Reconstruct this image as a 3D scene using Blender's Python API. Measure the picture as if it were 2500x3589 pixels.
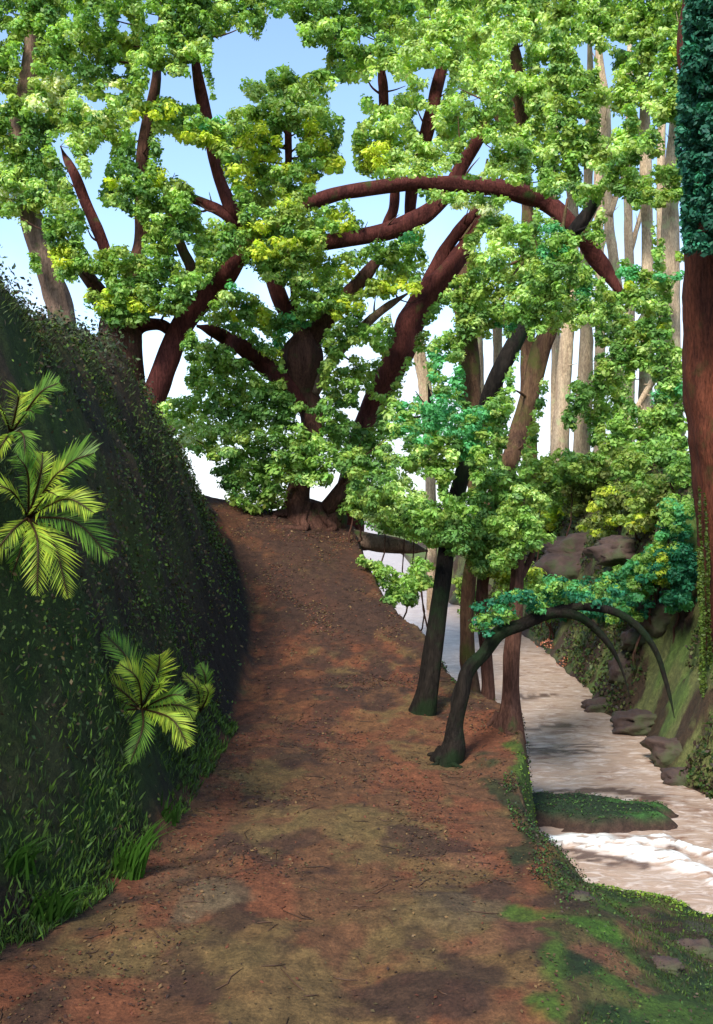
import bpy, math
import numpy as np
from mathutils import Vector

rng = np.random.default_rng(11)
scn = bpy.context.scene
for o in list(bpy.data.objects):
    bpy.data.objects.remove(o)

# ------------------------------------------------------------------ camera, sky, sun, exposure
EYE = 1.6
F = 3127.0          # focal length in pixels of the 2500 x 3589 picture
HOR = 1798.0        # row of the horizon
cam_d = bpy.data.cameras.new('camera')
cam = bpy.data.objects.new('camera', cam_d)
scn.collection.objects.link(cam)
scn.camera = cam
cam.location = (0, 0, EYE)
cam.rotation_euler = (math.radians(90), 0, 0)
cam_d.sensor_fit = 'HORIZONTAL'
cam_d.sensor_width = 36
cam_d.lens = 36 * F / 2500
cam_d.clip_start = 0.05
cam_d.clip_end = 2000

SUN_AZ = math.radians(-154)     # measured from +Y towards +X: the sun stands to the left and a little behind
SUN_EL = math.radians(44)
sd = Vector((math.sin(SUN_AZ) * math.cos(SUN_EL), math.cos(SUN_AZ) * math.cos(SUN_EL), math.sin(SUN_EL)))
world = bpy.data.worlds.new('World')
scn.world = world
world.use_nodes = True
wn, wl = world.node_tree.nodes, world.node_tree.links
wn.clear()
w_out = wn.new('ShaderNodeOutputWorld')
w_bg = wn.new('ShaderNodeBackground')
w_bg.inputs['Strength'].default_value = 0.118
sky = wn.new('ShaderNodeTexSky')
sky.sky_type = 'NISHITA'
sky.sun_disc = False
sky.sun_elevation = SUN_EL
sky.sun_rotation = SUN_AZ
sky.air_density = 1.0
sky.dust_density = 0.6
sky.ozone_density = 1.8
# soft white cloud banks, denser towards the horizon all the way round
tc = wn.new('ShaderNodeTexCoord')
sep = wn.new('ShaderNodeSeparateXYZ')
wl.new(tc.outputs['Generated'], sep.inputs[0])
cn = wn.new('ShaderNodeTexNoise')
cn.inputs['Scale'].default_value = 4.5
cn.inputs['Detail'].default_value = 5
cn.inputs['Distortion'].default_value = 0.6
wl.new(tc.outputs['Generated'], cn.inputs['Vector'])
elev = wn.new('ShaderNodeMapRange')
elev.inputs['From Min'].default_value = 0.02
elev.inputs['From Max'].default_value = 0.38
elev.inputs['To Min'].default_value = 0.62
elev.inputs['To Max'].default_value = -0.12
wl.new(sep.outputs['Z'], elev.inputs['Value'])
add = wn.new('ShaderNodeMath'); add.operation = 'ADD'
wl.new(cn.outputs['Fac'], add.inputs[0]); wl.new(elev.outputs[0], add.inputs[1])
cr = wn.new('ShaderNodeMapRange')
cr.interpolation_type = 'SMOOTHSTEP'
cr.inputs['From Min'].default_value = 0.56
cr.inputs['From Max'].default_value = 1.0
cr.inputs['To Max'].default_value = 0.85
wl.new(add.outputs[0], cr.inputs['Value'])
mixw = wn.new('ShaderNodeMix'); mixw.data_type = 'RGBA'
mixw.inputs['B'].default_value = (3.1, 3.35, 3.75, 1)
wl.new(cr.outputs[0], mixw.inputs['Factor'])
wl.new(sky.outputs[0], mixw.inputs['A'])
wl.new(mixw.outputs['Result'], w_bg.inputs['Color'])
wl.new(w_bg.outputs[0], w_out.inputs[0])

sun_d = bpy.data.lights.new('sun', 'SUN')
sun_d.energy = 2.2
sun_d.angle = math.radians(14)
sun_d.color = (1.0, 0.96, 0.90)
sun = bpy.data.objects.new('sun', sun_d)
scn.collection.objects.link(sun)
sun.rotation_euler = sd.to_track_quat('Z', 'Y').to_euler()

scn.view_settings.view_transform = 'Standard'
scn.view_settings.look = 'None'
scn.view_settings.gamma = 1.0
scn.view_settings.use_curve_mapping = False
scn.view_settings.exposure = 1.6
scn.cycles.max_bounces = 8
scn.cycles.transparent_max_bounces = 4

# ------------------------------------------------------------------ helpers
def lin(r, g, b, k=1.0):
    c = np.array([r, g, b], float) / 255
    return np.where(c <= 0.04045, c / 12.92, ((c + 0.055) / 1.055) ** 2.4) * k

def smooth(t):
    t = np.clip(t, 0, 1)
    return t * t * (3 - 2 * t)

def _hash(ix, iy, s):
    h = (ix.astype(np.int64) * 374761393 + iy.astype(np.int64) * 668265263 + s * 1442695041) & 0x7fffffff
    h = ((h ^ (h >> 13)) * 1274126177) & 0x7fffffff
    return ((h ^ (h >> 16)) & 0xffff) / 65535.0

def vnoise(x, y, s=0):
    x = np.asarray(x, float); y = np.asarray(y, float)
    ix = np.floor(x); iy = np.floor(y)
    fx = smooth(x - ix); fy = smooth(y - iy)
    a = _hash(ix, iy, s); b = _hash(ix + 1, iy, s); c = _hash(ix, iy + 1, s); d = _hash(ix + 1, iy + 1, s)
    return (a * (1 - fx) + b * fx) * (1 - fy) + (c * (1 - fx) + d * fx) * fy

def fbm(x, y, s=0, o=4):
    v = 0; a = 0.5
    for k in range(o):
        v = v + a * vnoise(x * 2 ** k, y * 2 ** k, s + k * 17)
        a *= 0.5
    return v / (1 - 0.5 ** o)

def seg_dist(px, py, line):
    line = np.asarray(line, float)
    d = np.full(len(px), 1e9)
    for (ax, ay), (bx, by) in zip(line[:-1], line[1:]):
        L2 = (bx - ax) ** 2 + (by - ay) ** 2
        t = np.clip(((px - ax) * (bx - ax) + (py - ay) * (by - ay)) / L2, 0, 1)
        d = np.minimum(d, np.hypot(px - ax - t * (bx - ax), py - ay - t * (by - ay)))
    return d

def pt(px, py, Y):
    return np.array([(px - 1250) / F * Y, Y, EYE + (HOR - py) / F * Y])

def new_mesh_obj(name, verts, faces, mat, parent=None, colors=None, shade=True, origin=None):
    """verts Nx3, faces either a list or an (M,k) array; one mesh object"""
    v = np.asarray(verts, float)
    if origin is not None:
        v = v - np.asarray(origin)[None, :]
    me = bpy.data.meshes.new(name)
    fa = np.asarray(faces)
    me.vertices.add(len(v)); me.vertices.foreach_set('co', v.ravel())
    me.loops.add(fa.size); me.loops.foreach_set('vertex_index', fa.ravel().astype(np.int32))
    me.polygons.add(len(fa))
    me.polygons.foreach_set('loop_start', (np.arange(len(fa)) * fa.shape[1]).astype(np.int32))
    if colors is not None:
        at = me.color_attributes.new('Col', 'FLOAT_COLOR', 'POINT')
        c = np.ones((len(v), 4)); c[:, :3] = colors
        at.data.foreach_set('color', c.ravel())
    me.update(calc_edges=True)
    if shade:
        me.polygons.foreach_set('use_smooth', np.ones(len(fa), bool))
    me.materials.append(mat)
    o = bpy.data.objects.new(name, me)
    scn.collection.objects.link(o)
    if parent is not None:
        o.parent = parent
    if name in ('foliage_clump', 'creeper', 'flower_patch'): o['kind'] = 'stuff'
    return o

def tag(o, label=None, cat=None, group=None, kind=None):
    if label: o['label'] = label
    if cat: o['category'] = cat
    if group: o['group'] = group
    if kind: o['kind'] = kind
    return o

def thing(name, loc, label, cat, group=None):
    o = bpy.data.objects.new(name, None)
    o.empty_display_size = 0.2
    scn.collection.objects.link(o)
    o.location = [float(a) for a in loc]
    return tag(o, label, cat, group)

# ------------------------------------------------------------------ materials
def base_mat(name):
    m = bpy.data.materials.new(name)
    m.use_nodes = True
    n, l = m.node_tree.nodes, m.node_tree.links
    return m, n, l, n['Principled BSDF']

def noise(n, l, scale, detail=5, coord='Object', stretch=None, rough=0.6, dist=0.0):
    t = n.new('ShaderNodeTexCoord')
    src = t.outputs[coord]
    if stretch:
        mp = n.new('ShaderNodeMapping'); mp.inputs['Scale'].default_value = stretch
        l.new(src, mp.inputs[0]); src = mp.outputs[0]
    k = n.new('ShaderNodeTexNoise')
    k.inputs['Scale'].default_value = scale
    k.inputs['Detail'].default_value = detail
    k.inputs['Roughness'].default_value = rough
    k.inputs['Distortion'].default_value = dist
    l.new(src, k.inputs['Vector'])
    return k

def mix(n, l, a, b, f, mode='MIX'):
    m = n.new('ShaderNodeMix'); m.data_type = 'RGBA'; m.blend_type = mode
    for key, v in (('A', a), ('B', b), ('Factor', f)):
        if hasattr(v, 'is_linked') or hasattr(v, 'links'):
            l.new(v, m.inputs[key])
        elif key == 'Factor':
            m.inputs[key].default_value = v
        else:
            m.inputs[key].default_value = (*v, 1)
    return m.outputs['Result']

def ramp(n, l, src, pts):
    r = n.new('ShaderNodeValToRGB')
    l.new(src, r.inputs[0])
    e = r.color_ramp.elements
    while len(e) < len(pts): e.new(0.5)
    for k, (p, c) in enumerate(pts):
        e[k].position = p
        e[k].color = (c, c, c, 1) if np.isscalar(c) else (*c, 1)
    return r.outputs[0]

def soil_mat(name, bump=0.6, scale=30):
    m, n, l, b = base_mat(name)
    at = n.new('ShaderNodeAttribute'); at.attribute_name = 'Col'
    n1 = noise(n, l, scale, 8, rough=0.7)
    n2 = noise(n, l, scale * 5, 4, rough=0.7)
    f1 = ramp(n, l, n1.outputs['Fac'], [(0.30, 0.50), (0.52, 1.0), (0.72, 1.55)])
    f2 = ramp(n, l, n2.outputs['Fac'], [(0.32, 0.62), (0.5, 1.0), (0.7, 1.45)])
    c = mix(n, l, at.outputs['Color'], f1, 1.0, 'MULTIPLY')
    c = mix(n, l, c, f2, 1.0, 'MULTIPLY')
    l.new(c, b.inputs['Base Color'])
    b.inputs['Roughness'].default_value = 0.9
    b.inputs['Specular IOR Level'].default_value = 0.25
    bp = n.new('ShaderNodeBump'); bp.inputs['Strength'].default_value = bump; bp.inputs['Distance'].default_value = 0.02
    l.new(n1.outputs['Fac'], bp.inputs['Height'])
    bp2 = n.new('ShaderNodeBump'); bp2.inputs['Strength'].default_value = bump * 0.8; bp2.inputs['Distance'].default_value = 0.006
    l.new(n2.outputs['Fac'], bp2.inputs['Height']); l.new(bp.outputs[0], bp2.inputs['Normal'])
    l.new(bp2.outputs[0], b.inputs['Normal'])
    return m

def leaf_mat(name, trans=0.35, gloss=0.5):
    m, n, l, b = base_mat(name)
    at = n.new('ShaderNodeAttribute'); at.attribute_name = 'Col'
    l.new(at.outputs['Color'], b.inputs['Base Color'])
    b.inputs['Roughness'].default_value = gloss
    b.inputs['Specular IOR Level'].default_value = 0.3
    tr = n.new('ShaderNodeBsdfTranslucent')
    tint = mix(n, l, at.outputs['Color'], (1.0, 1.0, 0.45), 1.0, 'MULTIPLY')
    l.new(tint, tr.inputs['Color'])
    ms = n.new('ShaderNodeMixShader'); ms.inputs[0].default_value = trans
    l.new(b.outputs[0], ms.inputs[1]); l.new(tr.outputs[0], ms.inputs[2])
    l.new(ms.outputs[0], n['Material Output'].inputs[0])
    return m

def bark_mat(name, c0, c1, moss=None, moss_amt=0.0):
    m, n, l, b = base_mat(name)
    k = noise(n, l, 9, 8, stretch=(1, 1, 0.18), rough=0.7, dist=0.5)
    k2 = noise(n, l, 60, 5, stretch=(1, 1, 0.25), rough=0.7)
    f = ramp(n, l, k.outputs['Fac'], [(0.32, 0.0), (0.68, 1.0)])
    c = mix(n, l, tuple(c0), tuple(c1), f)
    f2 = ramp(n, l, k2.outputs['Fac'], [(0.3, 0.45), (0.5, 1.0), (0.72, 1.6)])
    c = mix(n, l, c, f2, 1.0, 'MULTIPLY')
    if moss is not None:
        k3 = noise(n, l, 3.2, 6)
        g = ramp(n, l, k3.outputs['Fac'], [(0.62 - 0.3 * moss_amt, 0.0), (0.74 - 0.3 * moss_amt, 1.0)])
        c = mix(n, l, c, tuple(moss), g)
    l.new(c, b.inputs['Base Color'])
    b.inputs['Roughness'].default_value = 0.85
    b.inputs['Specular IOR Level'].default_value = 0.08
    bp = n.new('ShaderNodeBump'); bp.inputs['Strength'].default_value = 1.0; bp.inputs['Distance'].default_value = 0.06
    l.new(k.outputs['Fac'], bp.inputs['Height'])
    bp2 = n.new('ShaderNodeBump'); bp2.inputs['Strength'].default_value = 0.6; bp2.inputs['Distance'].default_value = 0.008
    l.new(k2.outputs['Fac'], bp2.inputs['Height']); l.new(bp.outputs[0], bp2.inputs['Normal'])
    l.new(bp2.outputs[0], b.inputs['Normal'])
    return m

BK = 1.35
M_RED = bark_mat('reddish_bark', lin(58, 30, 27), lin(92, 50, 43), lin(60, 75, 35), 0.0)
M_STUMP = bark_mat('brown_bark', lin(60, 40, 34), lin(98, 68, 55), lin(60, 78, 40), 0.1)
M_PALEBROWN = bark_mat('grey_brown_bark', lin(84, 66, 56), lin(136, 112, 94), lin(80, 95, 50), 0.1)
M_DARK = bark_mat('dark_mossy_bark', lin(22, 20, 18), lin(42, 36, 30), lin(30, 42, 24), 0.42)
M_OLIVE = bark_mat('olive_bark', lin(64, 44, 36), lin(104, 80, 58), lin(82, 82, 42), 0.4)
M_TAN = bark_mat('tan_bark', lin(150, 126, 102), lin(196, 174, 142), lin(176, 178, 130), 0.15)
M_RUST = bark_mat('rusty_bark', lin(62, 35, 27), lin(104, 58, 40), lin(70, 60, 34), 0.1)
M_PATH = soil_mat('trodden_earth', 0.7, 16)
M_BANK = soil_mat('mossy_earth', 0.9, 22)
M_LAND = soil_mat('moss_and_soil', 0.8, 18)
M_LEAF = leaf_mat('foliage', 0.45)
M_DLEAF = leaf_mat('shade_foliage', 0.15, 0.6)

def rock_mat():
    m, n, l, b = base_mat('brown_rock')
    k = noise(n, l, 5, 8, rough=0.7)
    f = ramp(n, l, k.outputs['Fac'], [(0.3, 0.0), (0.7, 1.0)])
    c = mix(n, l, tuple(lin(46, 33, 28)), tuple(lin(80, 60, 50)), f)
    k3 = noise(n, l, 2.2, 5)
    g = ramp(n, l, k3.outputs['Fac'], [(0.46, 0.0), (0.58, 0.85)])
    c = mix(n, l, c, tuple(lin(58, 66, 34)), g)
    l.new(c, b.inputs['Base Color']); b.inputs['Roughness'].default_value = 0.85
    bp = n.new('ShaderNodeBump'); bp.inputs['Strength'].default_value = 0.8; bp.inputs['Distance'].default_value = 0.03
    l.new(k.outputs['Fac'], bp.inputs['Height']); l.new(bp.outputs[0], b.inputs['Normal'])
    return m
M_ROCK = rock_mat()

def water_mat():
    m, n, l, b = base_mat('pale_shallow_water')
    k = noise(n, l, 2.4, 7, stretch=(0.8, 1.4, 1), rough=0.62, dist=1.8)
    k2 = noise(n, l, 8, 6, stretch=(0.7, 1.8, 1), rough=0.7, dist=1.2)
    f = ramp(n, l, k.outputs['Fac'], [(0.32, 0.0), (0.45, 0.75), (0.60, 1.0)])
    c = mix(n, l, tuple(lin(116, 84, 66)), tuple(lin(168, 144, 124)), f)
    g = ramp(n, l, k2.outputs['Fac'], [(0.50, 0.0), (0.62, 0.9)])
    c = mix(n, l, c, tuple(lin(196, 180, 166)), g)
    at = n.new('ShaderNodeAttribute'); at.attribute_name = 'Col'
    sp = n.new('ShaderNodeSeparateColor'); l.new(at.outputs['Color'], sp.inputs[0])
    c = mix(n, l, c, tuple(lin(88, 68, 58)), sp.outputs[1])      # silt bars showing through
    c = mix(n, l, c, tuple(lin(226, 228, 220)), sp.outputs[0])   # broken white water
    l.new(c, b.inputs['Base Color'])
    b.inputs['Roughness'].default_value = 0.3
    b.inputs['IOR'].default_value = 1.33
    bp = n.new('ShaderNodeBump'); bp.inputs['Strength'].default_value = 0.5; bp.inputs['Distance'].default_value = 0.02
    l.new(k2.outputs['Fac'], bp.inputs['Height']); l.new(bp.outputs[0], b.inputs['Normal'])
    return m
M_WATER = water_mat()

def plain(name, col, rough=0.7):
    m, n, l, b = base_mat(name)
    k = noise(n, l, 25, 5)
    f = ramp(n, l, k.outputs['Fac'], [(0.3, 0.75), (0.7, 1.15)])
    c = mix(n, l, tuple(col), f, 1.0, 'MULTIPLY')
    l.new(c, b.inputs['Base Color']); b.inputs['Roughness'].default_value = rough
    return m

# ------------------------------------------------------------------ terrain
XL = ([-20, 0, 3.17, 3.67, 4.27, 5.1, 6.2, 8.0, 9.0, 10.4, 11.6, 12.5, 14, 1000],
      [-2.1, -1.6, -1.27, -1.06, -.94, -.91, -.88, -.93, -1.03, -1.38, -1.97, -2.2, -2.4, -2.4])
XR = ([-20, 2, 3.5, 4.3, 4.6, 5.25, 6.0, 6.75, 7.05, 7.8, 8.7, 9.2, 10.4, 11.4, 13, 1000],
      [.6, .55, .75, .92, .87, .93, 1.12, 1.20, .98, .76, .66, .40, .11, -.05, -.1, -.1])
ZP = ([-20, 4, 5, 6, 7, 8, 9, 10, 11, 11.7, 12.5, 14, 16, 20, 1000],
      [0, 0, 0, .03, .12, .25, .52, .85, 1.22, 1.40, 1.25, .3, -1.0, -1.6, -1.8])
HB = ([-20, 3, 5, 6.5, 8, 9.5, 10.5, 11.3, 12.5, 14, 1000],
      [3.1, 3.0, 2.82, 2.8, 2.45, 1.6, 1.1, .45, .15, 0, 0])
XS = ([7, 7.5, 9, 10.2, 13, 18, 21, 26, 40, 1000],
      [2.75, 2.62, 2.85, 2.72, 2.95, 3.1, 2.5, 1.9, 2.3, 2.3])
WATER = -0.70

def height(x, y, rough=True):
    x = np.asarray(x, float); y = np.asarray(y, float)
    xl = np.interp(y, *XL); xr = np.interp(y, *XR); zp = np.interp(y, *ZP)
    hh = np.interp(y, *HB) * smooth((xl - x) / 1.15) + 2.6 * smooth((x - np.interp(y, *XS)) / 1.5) * (y > 6.6)
    n1 = fbm(x * 1.7 + 9 + hh * 1.3, y * 1.7, 3) - .5
    n2 = fbm(x * 5 + hh * 4, y * 6, 7) - .5
    n3 = fbm(x * 0.7, y * 0.7, 12) - .5
    if rough:
        xl = xl + .16 * (vnoise(y * .9, y * 0 + 9.5, 35) - .5) + .10 * (fbm(y * 2.2, y * 0 + .5, 31) - .5)
        xr = xr + .14 * (fbm(y * 3.0, y * 0 + 4.5, 33) - .5)
    tilt = .42 * smooth((y - 8.5) / 3) * np.clip(-x / 2, -.2, 1.2) * smooth((16 - y) / 3)
    z = zp + tilt
    # left bank
    t = (xl - x) / 1.15
    s = smooth(t) ** .8
    hb = np.interp(y, *HB) + rough * .35 * (fbm(y * 1.1 + 3, x * .5, 61) - .5) * (y < 12)
    bank = hb * s + np.clip(t - 1, 0, 3) * .12 * (hb > .3)
    amp = np.clip(t * 2, 0, 1)
    z = z + bank + rough * (amp * (.50 * n1 + .20 * n2 + .3 * n3 * np.clip(t - .5, 0, 1)) + (1 - amp) * (.10 * n1 + .045 * n2))
    # right of the path: down to the stream
    d = x - xr
    ye = y + .68 * np.clip(x - 1.3, 0, 2.2)
    R = np.interp(ye, [-20, 2, 3, 4, 5, 5.5, 6.0, 6.5, 1000], [0, -.05, -.2, -.38, -.56, -.68, -.82, -1.05, -1.5])
    wd = np.interp(y, [-20, 2.5, 3.5, 4.2, 5, 6, 12, 14, 1000], [2.5, 1.6, 1.1, .40, .17, .15, .6, 1.2, 2])
    sr = smooth(d / wd)
    z = z * (1 - sr) + (R + rough * (.16 * n1 + .05 * n2)) * sr
    # hillside beyond the stream
    xs = np.interp(y, *XS) + rough * .35 * (fbm(y * 1.3, y * 0 + 2.5, 41) - .5)
    d2 = np.minimum(x - xs, y - 6.75 + .25 * np.clip(x - 2.8, -1, 2))
    top = np.interp(y, [6.5, 9, 12, 18, 26, 60, 1000], [2.0, 2.6, 2.9, 3.0, 2.2, 1.7, 1.0])
    h2 = -.95 + .22 * smooth(d2 / .12) + top * smooth((d2 - .05) / 1.5) ** .8 + np.clip(d2 - 2.4, 0, 8) * .15 + rough * (.5 * n1 + .16 * n2) * smooth(d2 / .8)
    z = np.where(d2 > 0, np.maximum(z, h2), z)
    return z

def hit(px, py, y0=2.0, y1=40.0, lift=0.0):
    ys = np.concatenate([np.arange(y0, 14, .01), np.arange(14, y1, .05)])
    xs = (px - 1250) / F * ys
    zs = EYE + (HOR - py) / F * ys
    h = height(xs, ys) + lift
    k = np.argmax(zs < h)
    if not (zs < h).any(): k = len(ys) - 1
    return np.array([xs[k], ys[k], h[k] - lift])

GK = 0.43
# colour patches that belong to the ground: (px, py, rx, ry, colour, strength)
BROWN = lin(128, 88, 58); RED = lin(146, 86, 56); UMB = lin(82, 58, 45); OLV = lin(132, 110, 66)
PALE = lin(132, 112, 82); PINK = lin(146, 96, 70); MOSS = lin(78, 118, 34); DMOSS = lin(40, 64, 32)
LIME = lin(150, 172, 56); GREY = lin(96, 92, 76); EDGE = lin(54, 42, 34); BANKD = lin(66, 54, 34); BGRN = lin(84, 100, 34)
PATCHES = [
    (1000, 2330, 260, 60, RED, .8), (960, 2460, 300, 55, RED, .7), (1250, 2560, 250, 40, RED, .5), (900, 2620, 120, 50, RED, .6),
    (760, 1850, 120, 50, RED, .5), (1100, 1950, 260, 60, UMB, .7), (1250, 2180, 140, 80, UMB, .6), (950, 2100, 160, 40, UMB, .5),
    (1480, 2400, 90, 60, RED, .8), (1500, 2330, 70, 40, UMB, .8), (1700, 2560, 120, 60, RED, .8), (1600, 2650, 150, 60, RED, .6),
    (1680, 2480, 70, 30, UMB, .6), (950, 2720, 110, 60, OLV, .7), (1200, 2900, 200, 70, OLV, .7), (1000, 2930, 130, 50, OLV, .6),
    (800, 2800, 80, 70, RED, .7), (700, 2900, 120, 60, RED, .7), (520, 3060, 110, 60, RED, .8), (620, 3060, 90, 40, PALE, .4),
    (680, 3180, 110, 90, PALE, .75), (780, 3130, 110, 60, PALE, .5), (900, 3320, 260, 70, OLV, .4), (450, 3330, 200, 80, OLV, .6),
    (60, 3480, 140, 80, RED, .85), (180, 3400, 90, 50, RED, .5), (200, 3300, 120, 50, UMB, .6), (620, 3400, 70, 60, UMB, .5),
    (1500, 3480, 230, 80, UMB, .9), (1700, 3400, 120, 80, UMB, .8), (1300, 3560, 300, 30, UMB, .6), (1650, 3010, 200, 40, PINK, .6),
    (1600, 3180, 220, 60, PALE, .5), (1350, 3230, 260, 80, OLV, .4), (1750, 3270, 130, 50, PINK, .5), (1050, 2960, 60, 25, UMB, .7),
    (1650, 2850, 130, 50, RED, .5), (1780, 2800, 60, 130, DMOSS, .8), (1840, 2700, 50, 80, MOSS, .8), (1850, 3000, 60, 60, DMOSS, .8),
    (2040, 3020, 120, 25, LIME, .9), (2200, 3050, 160, 22, LIME, .7), (1990, 3060, 60, 50, DMOSS, .8), (2150, 3090, 160, 35, UMB, .85),
    (1850, 3220, 90, 50, MOSS, .8), (2080, 3260, 160, 45, MOSS, .9), (1990, 3160, 130, 35, UMB, .8), (2180, 3150, 120, 50, DMOSS, .6),
    (2400, 3150, 120, 90, OLV, .8), (2350, 3260, 60, 70, UMB, .8), (2440, 3330, 100, 60, UMB, .9), (2260, 3300, 90, 50, PINK, .6),
    (2150, 3380, 130, 60, PINK, .8), (1960, 3400, 70, 100, MOSS, .7), (2050, 3400, 60, 50, DMOSS, .6), (2350, 3450, 160, 70, DMOSS, .5),
    (1950, 3540, 100, 50, MOSS, .8), (2120, 3500, 120, 50, OLV, .5), (1880, 3580, 60, 40, RED, .6), (2330, 3380, 100, 40, UMB, .8),
    (2480, 3280, 60, 150, GREY, .7),
    (120, 2650, 200, 200, lin(84, 82, 50), .7), (60, 2850, 110, 150, lin(84, 82, 50), .6),
    (330, 2850, 250, 120, lin(60, 88, 28), .8), (150, 3000, 200, 120, lin(60, 88, 28), .7), (420, 1850, 140, 200, BGRN, .6),
    (500, 2000, 150, 130, BGRN, .6), (580, 2230, 110, 120, BGRN, .5), (350, 1500, 130, 130, lin(46, 54, 36), .6),
]

def ground_colour(x, y, z):
    xl = np.interp(y, *XL); xr = np.interp(y, *XR)
    t = np.clip((xl - x) / 1.15, -1, 4)
    zz = np.clip(z, 0, 4)
    a = fbm(x * 2.3 + zz * 1.7, y * 1.7, 51, 5); b = fbm(x * 2.9 + 40 + zz * 2, y * 2.1, 63, 5); c = fbm(x * 4.0 + 3 + zz * 3, y * 3.0 + 8, 77, 5)
    def m(base, col, f):
        return base * (1 - f[:, None]) + col[None, :] * f[:, None]
    n = len(x)
    col = np.tile(BROWN, (n, 1))
    col = m(col, RED, .75 * smooth((a - .54) / .07) * (y > 2))
    col = m(col, OLV, .7 * smooth((b - .56) / .06))
    col = m(col, UMB, .8 * smooth((c - .60) / .05))
    far = smooth((y - 8.0) / 3.5)
    col = m(col, lin(98, 58, 38), far * .65)
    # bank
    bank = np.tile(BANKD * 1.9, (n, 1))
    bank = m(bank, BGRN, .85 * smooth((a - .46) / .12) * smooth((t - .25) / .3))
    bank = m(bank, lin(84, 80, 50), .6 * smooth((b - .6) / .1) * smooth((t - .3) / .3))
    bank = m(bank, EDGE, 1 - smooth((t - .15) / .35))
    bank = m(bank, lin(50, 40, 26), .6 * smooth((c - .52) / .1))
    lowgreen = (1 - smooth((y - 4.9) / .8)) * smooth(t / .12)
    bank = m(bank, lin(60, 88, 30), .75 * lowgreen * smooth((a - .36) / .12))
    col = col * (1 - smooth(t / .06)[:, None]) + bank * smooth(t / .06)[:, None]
    # right side
    d = x - xr
    land = np.tile(lin(96, 78, 56), (n, 1))
    land = m(land, MOSS, .8 * smooth((a - .5) / .08))
    land = m(land, UMB, .8 * smooth((b - .54) / .08))
    land = m(land, DMOSS, .8 * smooth((c - .55) / .06))
    land = m(land, OLV, .5 * smooth((fbm(x * 3 + 70, y * 3, 91) - .55) / .1))
    w = smooth((d + .06) / .16)
    col = col * (1 - w[:, None]) + land * w[:, None]
    xs = np.interp(y, *XS)
    d2 = np.minimum(x - xs, y - 6.6)
    hill = np.tile(lin(132, 136, 78), (n, 1))
    hill = m(hill, lin(112, 142, 62), .8 * smooth((a - .48) / .1))
    hill = m(hill, lin(84, 58, 46), .9 * smooth((b - .50) / .06))
    hill = m(hill, lin(74, 52, 44), .9 * (1 - smooth((d2 - .02) / .22)))
    w = smooth((d2 + .2) / .2)
    col = col * (1 - w[:, None]) + hill * w[:, None]
    wx = (fbm(x * 5, y * 5, 101) - .5); wy = (fbm(x * 5 + 31, y * 5, 111) - .5)
    for px, py, rx, ry, cc, k in PATCHES:
        p = hit(px, py)
        Y = p[1]
        sx = rx / F * Y
        onbank = p[0] < np.interp(Y, *XL) - .05
        sy = ry / F * Y * (1.0 if onbank else Y / max(.3, EYE - p[2]))
        sy = max(sy, .03)
        if onbank:
            dx = (y - Y) / max(sx, .05) + (wx * 3); dz = (z - p[2]) / max(sy, .05) + wy * 3
            r = np.sqrt(dx * dx + dz * dz); r[x > np.interp(y, *XL)] = 9
        else:
            dx = (x - p[0]) / sx + wx * 2.6; dy = (y - Y) / sy + wy * 2.6
            r = np.sqrt(dx * dx + dy * dy); r[t > .03] = 9
        f = k * (1 - smooth((r - .75) / .3))
        col = m(col, cc, f)
    return col * GK

def build_terrain():
    xs = np.concatenate([-np.geomspace(400, 7.5, 14), np.arange(-7, -3.2, .08), np.arange(-3.2, 3.6, .028), np.arange(3.6, 9, .08), np.geomspace(9.2, 400, 14)])
    ys = np.concatenate([-np.geomspace(60, 3.5, 8), np.arange(-3, 1.6, .15), np.arange(1.6, 7.2, .024), np.arange(7.2, 13, .04), np.arange(13, 30, .15), np.geomspace(31, 900, 18)])
    X, Yg = np.meshgrid(xs, ys)
    x, y = X.ravel(), Yg.ravel()
    z = height(x, y)
    col = ground_colour(x, y, z)
    v = np.stack([x, y, z], 1)
    nx, ny = len(xs), len(ys)
    i = np.arange(nx * ny).reshape(ny, nx)
    q = np.stack([i[:-1, :-1], i[:-1, 1:], i[1:, 1:], i[1:, :-1]], -1).reshape(-1, 4)
    cx = x[q].mean(1); cy = y[q].mean(1)
    left = cx < np.interp(cy, *XL) - .02
    right = cx > np.interp(cy, *XR) + .02
    far = (cy > 14) | (cy < -3)
    reg = np.where(far, 3, np.where(left, 0, np.where(right, 2, 1)))
    hill = (cx > np.interp(cy, *XS)) & (cy > 6.6) & ~far
    reg[hill] = 4
    for r, name, mt in ((0, 'left_bank', M_BANK), (1, 'dirt_path', M_PATH), (2, 'stream_bank', M_LAND), (3, 'ground', M_LAND), (4, 'hillside', M_LAND)):
        qq = q[reg == r]
        ids, inv = np.unique(qq, return_inverse=True)
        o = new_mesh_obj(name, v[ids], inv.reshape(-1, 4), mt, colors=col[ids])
        o['kind'] = 'structure'
build_terrain()

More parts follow.
